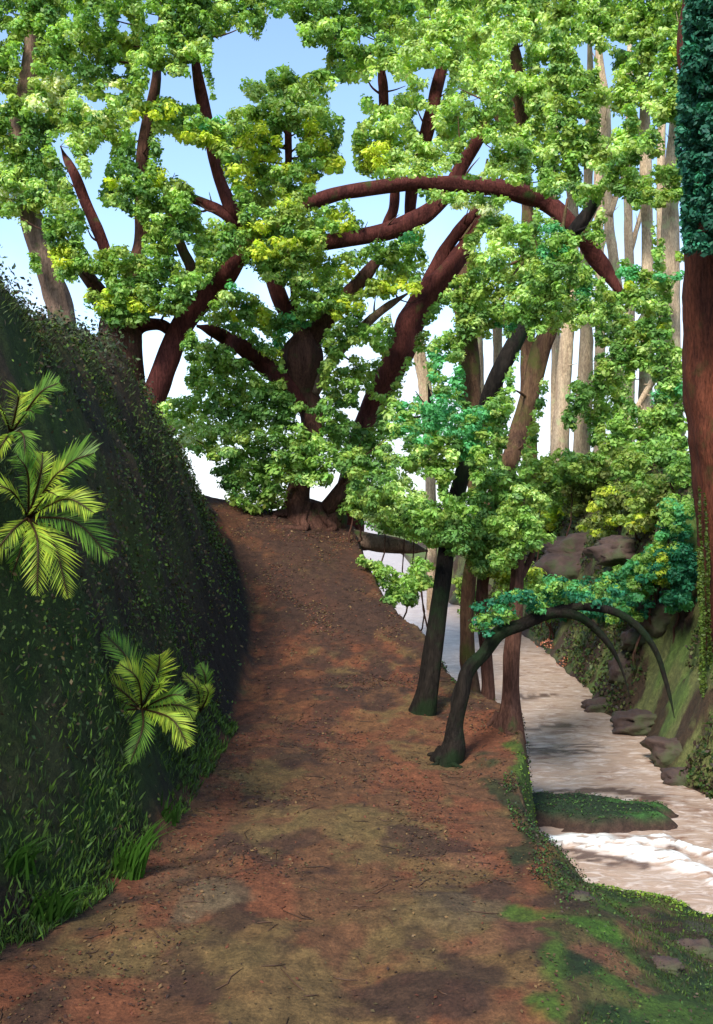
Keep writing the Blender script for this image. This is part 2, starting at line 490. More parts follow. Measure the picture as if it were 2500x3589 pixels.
# water: one sheet to the horizon, lying under the land
def build_water():
    xs = np.concatenate([-np.geomspace(600, 9, 12), np.arange(-8, .6, .25), np.arange(.6, 3.6, .022), np.arange(3.6, 8, .25), np.geomspace(8.2, 600, 12)])
    ys = np.concatenate([np.arange(3, 5, .12), np.arange(5, 9.2, .022), np.arange(9.2, 24, .12), np.geomspace(24.5, 1500, 24)])
    X, Yg = np.meshgrid(xs, ys)
    x, y = X.ravel(), Yg.ravel()
    foam = np.zeros(len(x)); silt = np.zeros(len(x)); up = np.zeros(len(x))
    def plane(line):
        out = []
        for px, py in line:
            Y = (EYE - WATER) * F / (py - HOR)
            out.append(((px - 1250) / F * Y, Y))
        return out
    near = (y < 24) & (x > .3) & (x < 4)
    xn, yn = x[near], y[near]
    wx = (fbm(xn * 5, yn * 9, 15) - .5); brk = fbm(xn * 9 + 3, yn * 22, 19, 4); fine = fbm(xn * 22, yn * 50, 29, 3)
    f = np.zeros(len(xn)); g = np.zeros(len(xn)); u = np.zeros(len(xn))
    for line, w in [([(1890,2955),(2010,2950),(2120,2955),(2220,2975),(2310,3000),(2400,3045),(2520,3085)], .085), ([(2140,2968),(2240,2955),(2300,2955),(2370,2962)], .05),
                    ([(2280,2990),(2380,3020),(2450,3060),(2560,3110)], .08), ([(2330,2950),(2420,2985),(2520,3015)], .05), ([(2225,3015),(2285,3020)], .05), ([(1960,2972),(2100,2978),(2190,2990)], .04)]:
        d = seg_dist(xn, yn + wx * .16, plane(line))
        f = np.maximum(f, smooth(1.5 - d / w) * smooth((brk * .6 + fine * .4 - .40) / .10))
        u = np.maximum(u, np.exp(-(d / w) ** 2))
    for line, w in [([(1850,2620),(1950,2640),(2060,2625)], .16), ([(1850,2790),(2000,2775),(2200,2775),(2290,2800),(2330,2850)], .07), ([(1900,2985),(2100,3000),(2240,3040)], .07), ([(1870,2560),(1980,2545)], .10), ([(2240,2960),(2330,2990)], .05), ([(1790,2450),(1900,2440)], .15)]:
        d = seg_dist(xn + wx * .3, yn + wx * .25, plane(line))
        g = np.maximum(g, .95 * smooth(1.6 - d / w) * smooth((brk - .36) / .14))
    foam[near] = f; silt[near] = g * (1 - f); up[near] = u
    z = WATER + .02 * (fbm(x * 2, y * 3, 5) - .5) * (y < 24) + .012 * (fbm(x * 9, y * 16, 6) - .5) * (y < 10) + up * .025 + foam * .012
    nx, ny = len(xs), len(ys)
    i = np.arange(nx * ny).reshape(ny, nx)
    q = np.stack([i[:-1, :-1], i[:-1, 1:], i[1:, 1:], i[1:, :-1]], -1).reshape(-1, 4)
    o = new_mesh_obj('stream', np.stack([x, y, z], 1), q, M_WATER, colors=np.stack([foam, silt, foam * 0], 1))
    o['kind'] = 'structure'
build_water()

# mossy islet in the stream
def build_islet():
    n = 60
    g = np.linspace(-1.15, 1.15, n)
    A, B = np.meshgrid(g, g)
    a, b = A.ravel(), B.ravel()
    r = np.sqrt(a * a + b * b) + .9 * (fbm(a * 2 + 5, b * 2, 8) - .5)
    x = 1.72 + a * .82; y = 6.72 + b * .38 - a * .10
    z = WATER - .12 + .22 * smooth((1.15 - r) / .55) + .05 * (fbm(a * 6, b * 4, 9) - .5)
    i = np.arange(n * n).reshape(n, n)
    q = np.stack([i[:-1, :-1], i[:-1, 1:], i[1:, 1:], i[1:, :-1]], -1).reshape(-1, 4)
    e = smooth((r - .62) / .2)[:, None]
    c = .6 * lin(44, 62, 38)[None, :] * (1 - e) + .5 * lin(84, 62, 50)[None, :] * e
    g2 = smooth((fbm(a * 2.5 + 9, b * 2.5, 44) - .5) / .1)[:, None] * (1 - e)
    c = c * (1 - g2) + lin(50, 84, 36)[None, :] * g2
    o = new_mesh_obj('mossy_islet', np.stack([x, y, z], 1), q, M_LAND, colors=c)
    o['kind'] = 'structure'
build_islet()

# ------------------------------------------------------------------ tubes (trunks, limbs, branches)
def catmull(P, sub):
    P = np.asarray(P, float)
    Q = np.vstack([2 * P[0] - P[1], P, 2 * P[-1] - P[-2]])
    out = []
    for k in range(1, len(Q) - 2):
        for t in np.linspace(0, 1, sub, endpoint=False):
            p0, p1, p2, p3 = Q[k - 1], Q[k], Q[k + 1], Q[k + 2]
            out.append(.5 * ((2 * p1) + (-p0 + p2) * t + (2 * p0 - 5 * p1 + 4 * p2 - p3) * t * t + (-p0 + 3 * p1 - 3 * p2 + p3) * t ** 3))
    out.append(P[-1])
    return np.array(out)

def tube_geo(P, R, sides=14, seed=0, flute=.10):
    """P: Nx3 centre line, R: N radii"""
    P = np.asarray(P); R = np.asarray(R); n = len(P)
    T = np.gradient(P, axis=0); T /= np.linalg.norm(T, axis=1)[:, None] + 1e-9
    ref = np.array([0.13, 1, 0.07]) if abs(T[:, 1]).mean() < .8 else np.array([1, .1, .1])
    A = np.cross(T, ref); A /= np.linalg.norm(A, axis=1)[:, None] + 1e-9
    B = np.cross(T, A)
    th = np.linspace(0, 2 * np.pi, sides, endpoint=False)
    L = np.concatenate([[0], np.cumsum(np.linalg.norm(np.diff(P, axis=0), axis=1))])
    TH, LL = np.meshgrid(th, L)
    rr = R[:, None] * (1 + flute * np.sin(3 * TH + seed + .7 * np.sin(LL * 1.3)) * .5 + flute * np.sin(5 * TH + 2 * seed + LL) * .5
                       + flute * 1.6 * (vnoise(TH * 1.6 + seed * 7, LL * 5, seed) - .5))
    V = P[:, None, :] + rr[..., None] * (np.cos(TH)[..., None] * A[:, None, :] + np.sin(TH)[..., None] * B[:, None, :])
    V = V.reshape(-1, 3)
    i = np.arange(n * sides).reshape(n, sides)
    j = np.roll(i, -1, axis=1)
    q = np.stack([i[:-1], j[:-1], j[1:], i[1:]], -1).reshape(-1, 4)
    # closing caps as degenerate quads round a centre point
    V = np.vstack([V, P[0], P[-1]])
    c0, c1 = n * sides, n * sides + 1
    h = sides // 2
    cap0 = np.array([[i[0, (2 * k + 2) % sides], i[0, 2 * k + 1], i[0, 2 * k], c0] for k in range(h)])
    cap1 = np.array([[i[-1, 2 * k], i[-1, 2 * k + 1], i[-1, (2 * k + 2) % sides], c1] for k in range(h)])
    return V, np.vstack([q, cap0, cap1])

def limb_world(pts, Y, sub=6, wob=.12, seed=0, dy=None):
    r = np.random.default_rng(seed)
    P, R = [], []
    for k, p in enumerate(pts):
        px, py, w = p[:3]
        yy = Y + (p[3] if len(p) > 3 else 0) + (r.uniform(-wob, wob) if k and len(p) < 4 else 0)
        P.append(pt(px, py, yy)); R.append(w / 2 / F * yy)
    C = catmull(np.c_[np.array(P), np.array(R)], sub)
    R = np.maximum(C[:, 3], .004)
    R = R * np.where(np.linspace(0, 1, len(R)) > .8, 1 - .72 * smooth((np.linspace(0, 1, len(R)) - .8) / .2), 1)
    return C[:, :3], R

# ------------------------------------------------------------------ leaves
def leaf_geo(C, N, S, col, r, aspect=1.7, fold=.25, droop=None):
    n = len(C)
    N = N / (np.linalg.norm(N, axis=1)[:, None] + 1e-9)
    rv = r.normal(size=(n, 3)) if droop is None else droop
    A = np.cross(N, rv); A /= np.linalg.norm(A, axis=1)[:, None] + 1e-9
    B = np.cross(N, A)
    S = S[:, None]
    w = S / aspect
    v0 = C - A * S * .5
    v1 = C + B * w * .5 + N * S * fold * .3
    v2 = C + A * S * .5
    v3 = C - B * w * .5 + N * S * fold * .3
    V = np.stack([v0, v1, v2, v3], 1).reshape(-1, 3)
    q = np.arange(4 * n).reshape(n, 4)
    return V, q, np.repeat(col, 4, axis=0)

K = 1.35
PAL = {
    'G': lin(124, 158, 74, K), 'L': lin(168, 192, 112, K), 'P': lin(206, 218, 164, K), 'Y': lin(178, 192, 66, K),
    'D': lin(92, 128, 62, K), 'B': lin(84, 152, 92, K), 'M': lin(132, 154, 70, K), 'T': lin(34, 88, 64, K * .75),
    'K': lin(42, 56, 40, K), 'O': lin(118, 130, 68, K), 'X': lin(44, 106, 74, K), 'E': lin(40, 40, 34, K),
}

def in_poly(px, py, poly):
    poly = np.asarray(poly, float)
    inside = np.zeros(len(px), bool)
    x1, y1 = poly[:, 0], poly[:, 1]
    x2, y2 = np.roll(x1, -1), np.roll(y1, -1)
    for a, b, c, d in zip(x1, y1, x2, y2):
        if b == d: continue
        m = ((b > py) != (d > py)) & (px < (c - a) * (py - b) / (d - b) + a)
        inside ^= m
    return inside

HOLES = [
    [(745,150),(820,90),(905,140),(940,60),(1040,70),(1050,160),(1150,165),(1150,255),(1110,250),(1050,280),(1000,230),(945,240),(930,300),(850,270),(838,315),(905,372),(800,388),(765,430),(735,240)],
    [(1165,285),(1280,295),(1330,285),(1330,345),(1265,335),(1270,390),(1310,415),(1260,435),(1235,480),(1240,570),(1250,600),(1310,635),(1100,692),(1110,625),(1200,605),(1215,580),(1190,530),(1205,420),(1160,390),(1150,340),(1175,310)],
    [(1365,285),(1430,285),(1430,330),(1375,335)],
    [(1210,712),(1340,685),(1342,790),(1285,790),(1250,770)], [(1385,695),(1420,695),(1430,760),(1395,780)], [(1455,690),(1500,690),(1480,735),(1450,750)],
    [(1480,800),(1540,745),(1645,735),(1570,860),(1505,955),(1490,900)],
    [(570,480),(600,470),(640,510),(735,520),(765,660),(775,720),(700,695),(690,660),(640,640),(590,600),(560,560)],
    [(545,268),(690,268),(712,372),(640,372),(600,350),(555,335)],
    [(310,555),(360,500),(400,495),(380,560),(365,650),(345,680),(365,720),(455,745),(458,860),(395,865),(340,790),(300,700),(270,640),(320,620)],
    [(260,330),(300,335),(345,395),(335,405),(300,360),(275,345)],
    [(0,765),(70,772),(100,850),(110,1000),(-60,930),(-60,765)], [(-20,320),(20,330),(30,365),(-20,375)],
    [(285,820),(320,800),(350,860),(330,910),(300,885)],
    [(205,985),(290,985),(300,1070),(350,1120),(372,1180),(360,1270),(220,1110)],
    [(500,1225),(590,1165),(605,1200),(560,1260),(510,1410),(500,1300)],
    [(600,1360),(640,1240),(655,1270),(655,1350),(690,1390),(640,1395),(600,1400)],
    [(800,985),(860,935),(910,955),(925,1000),(952,1010),(968,1105),(935,1080),(900,1040),(860,1020)], [(990,1010),(1030,1010),(1025,1085)],
    [(880,1160),(910,1150),(960,1200),(940,1210)], [(990,1240),(1008,1240),(1015,1310),(1003,1322)], [(875,1300),(960,1345),(920,1330)],
    [(1150,862),(1300,848),(1295,872),(1180,890),(1130,925),(1150,890)], [(1270,1050),(1340,1035),(1345,1080),(1290,1090)],
    [(1365,1115),(1440,1050),(1412,1160),(1398,1200),(1370,1150)], [(1080,1148),(1140,1108),(1145,1118),(1095,1150)],
    [(1175,1290),(1230,1215),(1300,1218),(1352,1258),(1290,1272),(1240,1245),(1215,1300)],
    [(1252,1370),(1290,1378),(1292,1420),(1265,1405)], [(1190,1430),(1250,1428),(1275,1460),(1265,1478),(1218,1472)], [(1115,1448),(1150,1430),(1122,1465)],
    [(1430,1290),(1472,1360),(1450,1410),(1390,1405),(1410,1350)], [(1500,1150),(1560,1070),(1585,1060),(1592,1160),(1530,1180),(1500,1205)],
    [(1540,1290),(1580,1262),(1602,1330),(1562,1312)], [(1360,1550),(1422,1532),(1408,1580),(1425,1592),(1382,1602)],
    [(1365,1640),(1420,1655),(1500,1680),(1512,1742),(1470,1722),(1430,1675)], [(1700,800),(1712,860),(1690,890),(1680,840)],
    [(1830,1225),(1885,1195),(1862,1320),(1822,1450),(1780,1610),(1778,1540),(1800,1400),(1800,1345),(1788,1320)],
    [(1935,1185),(2080,1170),(2112,1235),(2090,1245),(2062,1290),(2070,1350),(2000,1330),(1985,1440),(1960,1470),(1900,1605),(1878,1590),(1890,1480),(1920,1350)],
    [(1935,1500),(2062,1510),(2060,1590),(1900,1605)], [(2185,1060),(2260,1110),(2230,1122),(2208,1102)],
    [(2110,960),(2120,800),(2240,800),(2240,925),(2180,912),(2155,940)],
    [(2150,690),(2190,690),(2240,760),(2250,810),(2160,850),(2150,780)], [(2290,735),(2400,712),(2400,880),(2330,830),(2300,860)],
    [(2030,565),(2062,600),(2125,612),(2090,660),(2045,645),(2028,600)], [(2300,450),(2345,450),(2350,560),(2372,590),(2310,580),(2330,520)],
    [(2250,610),(2300,642),(2322,652),(2310,675),(2280,645)], [(2020,170),(2050,148),(2092,160),(2095,205),(2080,252),(2040,242)],
    [(2120,122),(2150,145),(2232,158),(2222,188),(2180,180),(2130,150)], [(1655,505),(1735,505),(1720,560),(1692,622),(1640,612)],
    [(1862,580),(1890,600),(1882,660),(1905,682),(1870,662)], [(1770,705),(1830,712),(1832,785),(1800,780),(1760,735)],
    [(1870,712),(1930,722),(1952,772),(1900,762)], [(2000,690),(2020,710),(2030,760),(1990,750)],
    [(2230,1290),(2260,1300),(2240,1440),(2210,1400)], [(2060,1560),(2090,1580),(2040,1690),(2010,1680)],
    [(800,1640),(630,1610),(620,1560),(700,1600)], [(1650,1180),(1740,1210),(1720,1340),(1660,1400),(1655,1300)],
]
ELL_HOLES = [(50,55,45,10),(5,130,26,24),(245,60,20,12),(358,80,13,30),(432,85,24,38),(540,70,28,24),(420,245,25,22),(395,320,45,14),(345,370,38,22),
    (470,455,22,14),(1290,142,36,20),(1395,165,12,9),(1480,260,35,22),(1920,240,12,12),(1730,200,16,8),(1665,350,26,20),(1780,55,30,7),(2040,430,26,15),
    (2160,432,22,22),(1740,420,14,14),(1608,325,14,14),(870,75,16,8),(720,780,12,30),(235,475,12,18),(1220,15,20,8),(2380,250,10,20),(2085,330,8,8)]

FOL = [(-80,-80),(2425,-80),(2400,400),(2392,900),(2395,1500),(2430,1640),(2330,1690),(1980,1740),(1850,1900),(1640,1960),(1560,1930),(1500,1900),(1400,1880),
       (1280,1840),(1230,1790),(1215,1690),(1180,1640),(1140,1700),(1095,1720),(1000,1710),(1000,1800),(930,1800),(850,1780),(760,1715),(790,1690),(700,1600),(640,1570),
       (520,1485),(525,1430),(660,1390),(640,1200),(700,1125),(640,1130),(560,1100),(500,1160),(380,1130),(280,1070),(110,940),(100,900),(170,900),(60,765),(-80,765)]

# ---- trees: limbs in picture pixels with widths, each tree at its own distance.  'v' = stretch seen bare of leaves
TREES = []
def T(**k): TREES.append(k)
T(name='tall_tree', Y=15.0, mat=M_PALEBROWN, label='tall grey-brown tree rising behind the top of the left bank at the photo edge',
  trunk=[(240,1260,90),(215,1100,85),(170,950,85),(110,780,75),(75,600,60),(60,450,55),(100,300,65),(120,150,60),(130,0,50),(140,-150,40)],
  limbs=[], vis=[[(215,1100),(170,950),(110,760)],[(75,320),(105,140)],[(50,430),(62,462)]],
  anchors=[(60,60),(150,30),(60,230),(200,250),(30,420),(130,420),(60,560),(150,650),(40,700),(190,560),(160,890),(230,900)])
T(name='forked_tree', vw=34, Y=10.4, mat=M_STUMP, label='broad forked tree on the left bank whose diagonal stem arches far to the right',
  trunk=[(465,1600,190),(455,1500,175),(440,1400,150),(430,1250,140),(425,1150,150),(455,1060,110),(485,900,50),(500,800,50),(500,560,45),(520,430,45),(545,300,35),(550,230,30),(560,80,25),(570,-100,20)],
  limbs=[(M_RED,[(470,1580,60),(500,1480,80),(560,1330,85),(610,1200,80),(660,1110,80),(740,1020,80),(800,950,75),(840,880,60),(835,800,55),(815,740,55),(775,650,42),(745,520,45),(715,380,45),(690,250,45),(665,80,35),(650,-100,30)]),
         (M_RED,[(800,950,60),(870,880,58),(960,800,58),(1050,735,55),(1100,712,50),(1200,680,48),(1350,655,48),(1500,645,52),(1700,655,60),(1830,680,65),(1930,722,60),(2010,795,52),(2080,890,62),(2130,960,60),(2180,1030,50),(2240,1065,25)]),
         (M_RED,[(430,1160,60),(395,1000,42),(370,880,40),(340,800,40),(300,710,38),(265,620,35),(232,560,28),(212,515,18)]),
         (M_STUMP,[(425,1180,70),(370,1060,55),(310,975,48),(240,880,40),(190,800,30)]),
         (M_RED,[(440,1210,90),(480,1150,60),(540,1140,42),(580,1150,40),(615,1190,40)]),
         (M_RED,[(820,790,45),(790,755,42),(740,728,38),(690,705,34),(630,690,28)]),
         (M_OLIVE,[(655,1120,45),(620,1080,40),(670,960,38),(640,880,35),(600,780,30),(560,600,24)])],
  vis=[[(465,1560),(440,1400),(430,1170)],[(395,1170),(400,1400)],[(480,1180),(485,1350)],[(470,800),(478,870)],[(502,430),(500,560)],[(530,335),(550,268)],[(500,1480),(560,1330),(610,1200),(660,1110),(740,1020),(830,915)],
       [(692,250),(735,400)],[(750,570),(770,640),(815,740)],[(1095,712),(1200,680),(1350,655),(1500,645),(1700,655),(1830,680),(1930,722),(1995,785)],[(2050,870),(2130,960),(2165,1010)],
       [(205,505),(265,620),(300,710),(350,850)],[(300,975),(345,1005)],[(480,1170),(560,1135),(610,1180)],[(700,712),(760,738),(810,765)],[(640,870),(665,930)]],
  anchors=[(300,80),(420,160),(330,180),(480,60),(600,60),(660,160),(560,240),(760,40),(330,430),(300,520),(420,410),(560,400),(430,470),(250,620),(500,520),(440,580),(560,610),(400,660),(540,700),(650,740),(620,840),
           (560,900),(420,860),(340,950),(440,1060),(330,1040),(560,1050),(640,1020),(700,900),(720,480),(220,780),(700,820),(2230,1000),(900,40),(880,90),(200,1000)])
T(name='spreading_tree', vw=34, Y=11.6, mat=M_STUMP, label='spreading leafy tree in the middle, standing on the crest of the path',
  trunk=[(1085,1900,240),(1070,1850,170),(1045,1780,100),(1050,1700,80),(1090,1550,80),(1095,1450,85),(1065,1380,105),(1055,1280,135),(1065,1190,140),(1060,1120,80)],
  limbs=[(M_STUMP,[(1080,1860,140),(1130,1810,80),(1165,1765,62),(1200,1710,45),(1240,1640,25)]),
         (M_STUMP,[(1090,1880,160),(1160,1840,110),(1200,1800,60)]),
         (M_RED,[(1060,1160,70),(1000,1085,60),(968,1010,55),(930,920,40),(880,800,30)]),
         (M_RED,[(1060,1150,50),(1035,1080,32),(1030,1010,26),(1012,900,28),(1010,700,25),(1012,560,25),(1010,450,25),(1005,300,20)]),
         (M_RED,[(1050,1420,100),(1000,1345,80),(930,1285,68),(850,1220,60),(800,1190,50),(740,1160,45),(690,1145,38)]),
         (M_STUMP,[(1075,1200,100),(1130,1140,70),(1180,1080,58),(1260,990,50),(1310,930,42),(1350,880,30)]),
         (M_PALEBROWN,[(1090,1380,60),(1160,1270,40),(1250,1170,32),(1340,1090,28),(1440,1025,22)]),
         (M_RED,[(930,920,40),(1000,885,50),(1160,850,55),(1300,828,60),(1400,802,65),(1500,750,60),(1560,690,52),(1610,600,50),(1670,500,45),(1710,410,38),(1750,300,30),(1780,150,22)])],
  vis=[[(1085,1890),(1045,1780),(1045,1725)],[(1015,1240),(1030,1350),(1080,1400)],[(1105,1220),(1085,1350)],[(1030,1190),(1110,1185)],[(1100,1860),(1165,1765),(1195,1715)],[(1055,1350),(1060,1250),(1080,1180)],[(950,1008),(1005,1080)],[(1012,480),(1014,555)],
       [(960,1310),(850,1220),(800,1190),(700,1150)],[(1100,1165),(1145,1122)],[(1235,1010),(1300,935)],[(1295,1125),(1410,1045)],[(1165,848),(1300,828),(1400,802),(1500,750),(1535,725)],[(1600,620),(1675,505)],[(1090,1410),(1110,1380)],[(1070,1470),(1100,1500)]],
  anchors=[(1000,270),(900,330),(1110,320),(1000,400),(860,400),(1160,400),(900,480),(1080,500),(1160,560),(800,480),(850,560),(980,600),(1100,600),(860,660),(960,700),(860,780),(1000,770),(1060,720),(1200,760),(900,870),(1030,860),(1150,780),
           (1350,860),(1250,920),(1450,900),(1480,1000),(1380,1000),(1180,960),(1100,1050),(950,950),(830,1030),(750,1080),(1000,1170),(880,1130),(1230,1080),(1150,1120),(980,1240),(720,1200),(740,1300),(830,1320),(930,1400),(1190,1190),
           (1330,1200),(1200,1340),(1150,1400),(650,1440),(640,1520),(760,1440),(780,1560),(900,1520),(1050,1500),(900,1640),(1000,1680),(820,1720),(940,1750),(1120,1600),(1200,1560),(1300,1520),(1270,1630),(1200,1680),(1280,1300),(1010,1600)])
T(name='leaning_tree', vw=42, Y=12.6, mat=M_RED, label='thick red-brown tree leaning right, behind the spreading tree in the middle',
  trunk=[(1200,1880,150),(1230,1700,100),(1258,1560,85),(1290,1450,72),(1340,1355,88),(1400,1240,98),(1440,1130,100),(1500,1040,98),(1570,955,72),(1640,860,58),(1700,770,50),(1730,700,45),(1790,550,36)],
  limbs=[(M_RED,[(1490,1020,52),(1560,885,45),(1620,800,40),(1675,735,32)]),
         (M_RED,[(1400,830,40),(1435,790,42),(1440,720,40),(1450,640,45),(1480,540,45),(1510,420,50),(1535,300,45),(1560,200,35),(1600,0,30)]),
         (M_RED,[(1345,830,40),(1362,780,38),(1383,720,36),(1380,600,30),(1352,480,30),(1346,340,35),(1340,270,35),(1330,150,30)])],
  vis=[[(1285,1462),(1298,1430)],[(1340,1355),(1400,1240),(1440,1130),(1500,1040),(1570,955),(1605,905)],[(1500,1000),(1560,885),(1620,800),(1650,765)],[(1432,690),(1438,775)],[(1520,340),(1545,272)],[(1358,790),(1384,690)],[(1343,278),(1348,345)],[(1480,420),(1500,470)]],
  anchors=[(1050,60),(1150,110),(1130,40),(1270,50),(1250,180),(1180,230),(1350,230),(1300,260),(1420,120),(1460,200),(1380,330),(1300,370),(1420,380),(1330,450),(1500,420),(1260,540),(1380,540),(1480,560),(1340,620),(1580,560),(1570,330),(1600,440),(1550,620),(1420,630),
           (1460,1100),(1380,1170),(1320,900),(1350,1100),(1400,1320)])
T(name='slender_tree', Y=19, mat=M_OLIVE, label='slender dark tree running straight up into the leaves right of the arching limb',
  trunk=[(1880,1900,60),(1850,1500,52),(1850,1150,50),(1850,900,55),(1850,780,45),(1845,700,40),(1830,560,48),(1820,450,58),(1812,350,66),(1812,250,58),(1790,100,40),(1780,-100,30)],
  limbs=[(M_OLIVE,[(1830,560,35),(1760,440,28),(1700,330,22)]),(M_OLIVE,[(1820,450,35),(1900,330,26),(1960,240,20)])],
  vis=[[(1852,705),(1852,765)],[(1818,355),(1822,430)],[(1812,175),(1810,240)]],
  anchors=[(1580,60),(1700,40),(1640,180),(1560,250),(1720,130),(1830,60),(1800,150),(1900,150),(1700,260),(1650,370),(1760,350),(1880,280),(1900,400),(1820,500),(1720,460),(1940,480),(1780,560),(1880,560),(1850,620),(1950,610),(1760,640),(1690,680),(1900,660)])
T(name='straight_tree', Y=21.5, mat=M_OLIVE, label='straight olive-brown tree seen between the leaning red trunk and the long leaning mossy one',
  trunk=[(1700,1900,60),(1672,1700,62),(1655,1450,66),(1645,1300,70),(1632,1100,70),(1622,960,68),(1640,850,58),(1680,700,45),(1710,560,30)],
  limbs=[(M_OLIVE,[(1640,1200,30),(1600,1080,26),(1560,980,20)])],
  vis=[[(1645,1225),(1660,1410)]], anchors=[(1640,1000),(1600,1080),(1560,1200),(1620,900),(1680,980),(1600,1180)])
T(name='leaning_tree', vw=36, Y=6.7, mat=M_DARK, label='dark mossy tree at the path edge, upright below, leaning far right above',
  trunk=[(1465,2580,190),(1478,2520,135),(1500,2430,100),(1518,2300,86),(1545,2100,74),(1565,1950,74),(1580,1850,70),(1600,1750,70),(1640,1600,72),(1690,1480,74),(1730,1350,72),(1790,1230,72),(1850,1110,74),(1900,1020,74),(1940,930,72),(2010,820,62),(2060,750,58),(2120,650,50),(2180,560,42),(2240,430,30)],
  limbs=[(M_DARK,[(1585,1830,45),(1555,1720,30),(1520,1600,26),(1515,1450,22),(1500,1350,16)]),(M_DARK,[(1575,1920,40),(1480,1820,26),(1380,1740,20),(1260,1690,14)]),
         (M_DARK,[(1640,1600,40),(1720,1500,28),(1760,1420,18)])],
  vis=[[(1480,2530),(1518,2300),(1545,2100),(1562,1990)],[(1600,1720),(1622,1660)],[(1735,1345),(1790,1230),(1825,1170)],[(2030,795),(2075,735)]],
  anchors=[(1500,1330),(1560,1400),(1450,1440),(1520,1500),(1620,1480),(1650,1400),(1700,1440),(1580,1580),(1480,1600),(1680,1560),(1740,1500),(1600,1680),(1560,1780),(1650,1760),(1520,1860),(1420,1720),(1400,1800),(1330,1750),(1600,1850),(1900,1080),(1960,980),
           (2020,880),(2080,800),(2150,700),(1980,1080),(1900,1150)])
T(name='slanting_tree', vw=38, Y=7.7, mat=M_OLIVE, label='olive-brown slanting tree just right of the long leaning mossy tree',
  trunk=[(1650,2500,100),(1655,2440,76),(1640,2300,68),(1640,2100,60),(1660,1960,60),(1690,1850,60),(1730,1750,68),(1790,1620,72),(1820,1520,76),(1860,1380,80),(1900,1230,80),(1930,1150,70),(1950,1000,60),(1960,880,52),(1990,700,40)],
  limbs=[(M_OLIVE,[(1700,1840,36),(1760,1760,26),(1840,1700,20),(1900,1640,14)]),(M_OLIVE,[(1940,1060,36),(1870,930,28),(1810,830,20)])],
  vis=[[(1655,2440),(1640,2300),(1640,2060)],[(1788,1620),(1820,1520),(1860,1380),(1905,1200)]],
  anchors=[(1760,840),(1720,900),(1800,920),(1720,1000),(1790,1020),(1750,1090),(1700,1080),(1660,1120),(1840,1000),(1900,900),(1960,860),(1740,1160),(1820,1120),(1830,1620),(1900,1680),(1760,1700),(1830,1750),(1700,1800),(1760,1860),(1960,1700),(1680,1900)])
T(name='pale_tree', Y=17.5, mat=M_TAN, label='left one of the two pale trunks in the gap beside the slanting tree',
  trunk=[(1990,1800,95),(1965,1600,88),(1975,1400,72),(1988,1200,64),(2005,1000,56),(2010,760,50),(2000,600,45),(1990,300,40),(1985,0,30)],
  limbs=[(M_TAN,[(2008,900,30),(1950,760,24),(1900,640,16)])],
  vis=[[(1985,1165),(1972,1320)],[(1962,1500),(1965,1600)],[(1990,690),(2000,740)]],
  anchors=[(1990,80),(2000,200),(1960,320),(2030,320),(2000,480),(1960,560),(2010,700),(1960,700)])
T(name='pale_tree', Y=19.0, mat=M_TAN, label='right one of the two pale trunks in the gap beside the slanting tree',
  trunk=[(2030,1800,85),(2042,1500,80),(2056,1200,60),(2045,1000,50),(2060,700,44),(2070,300,36),(2060,0,30)], limbs=[(M_TAN,[(2050,800,26),(2110,680,20),(2150,600,14)])],
  vis=[[(2055,1165),(2050,1290)],[(2042,1500),(2040,1590)]],
  anchors=[(2060,60),(2120,60),(2080,330),(2050,500),(2100,480),(2080,700),(2060,720),(2090,600)])
T(name='pale_tree', Y=20.5, mat=M_TAN, label='thin pale trunk showing high up, third to the left of the giant tree',
  trunk=[(2170,1800,60),(2168,1100,46),(2150,900,48),(2132,760,44),(2122,400,48),(2100,200,34),(2090,-50,26)], limbs=[(M_TAN,[(2135,760,24),(2180,640,18),(2210,560,12)])],
  vis=[[(2132,690),(2150,930)],[(2118,200),(2122,290)],[(2125,395),(2128,460)]],
  anchors=[(2160,200),(2130,330),(2180,330),(2150,550),(2180,500),(2120,640),(2160,620),(2200,620),(2230,940),(2170,1020),(2220,1050)])
T(name='pale_tree', Y=18.2, mat=M_TAN, label='pale tan tree, second trunk to the left of the giant tree at the right edge',
  trunk=[(2290,1850,80),(2262,1500,68),(2270,1100,56),(2268,800,52),(2262,600,54),(2258,200,38),(2250,-50,30)],
  limbs=[(M_TAN,[(2265,500,30),(2210,380,22),(2180,280,15)]),(M_TAN,[(2268,1100,28),(2200,1200,24),(2120,1290,18),(2040,1380,12)])],
  vis=[[(2262,735),(2270,930)],[(2258,1420),(2262,1330)],[(2255,400),(2260,440)],[(2262,560),(2262,600)]],
  anchors=[(2220,60),(2290,60),(2240,220),(2290,280),(2220,420),(2290,420),(2250,520),(2200,700),(2260,690),(2310,620),(2250,1000),(2290,1080),(2100,1180),(2180,1160),(2240,1200),(2200,1280),(2130,1270),(2100,1350),(2180,1360),(2000,1400),(1960,1470),(2070,1440),
           (2150,1450),(2020,1480),(2120,1400)])
T(name='pale_tree', Y=16.5, mat=M_TAN, label='broad pale tan tree standing directly left of the giant tree trunk',
  trunk=[(2385,1850,95),(2370,1600,90),(2352,1200,85),(2350,850,80),(2352,600,55),(2362,450,42),(2370,200,30)],
  limbs=[(M_TAN,[(2352,1250,30),(2290,1340,24),(2220,1450,18),(2130,1560,12)])],
  vis=[[(2350,735),(2350,950)],[(2375,1020),(2378,1200)],[(2350,450),(2352,560)]],
  anchors=[(2350,60),(2370,200),(2340,330),(2330,520),(2380,560),(2350,650),(2320,720),(2380,690),(2350,950),(2380,880),(2400,1000),(2340,1080),(2320,1180),(2330,1290),(2300,1400),(2380,1350),(2250,1500),(2330,1500),(2200,1580),(2290,1620),(2380,1600),(2120,1560),(2050,1640),
           (2130,1660),(2220,1680),(2380,1500)])
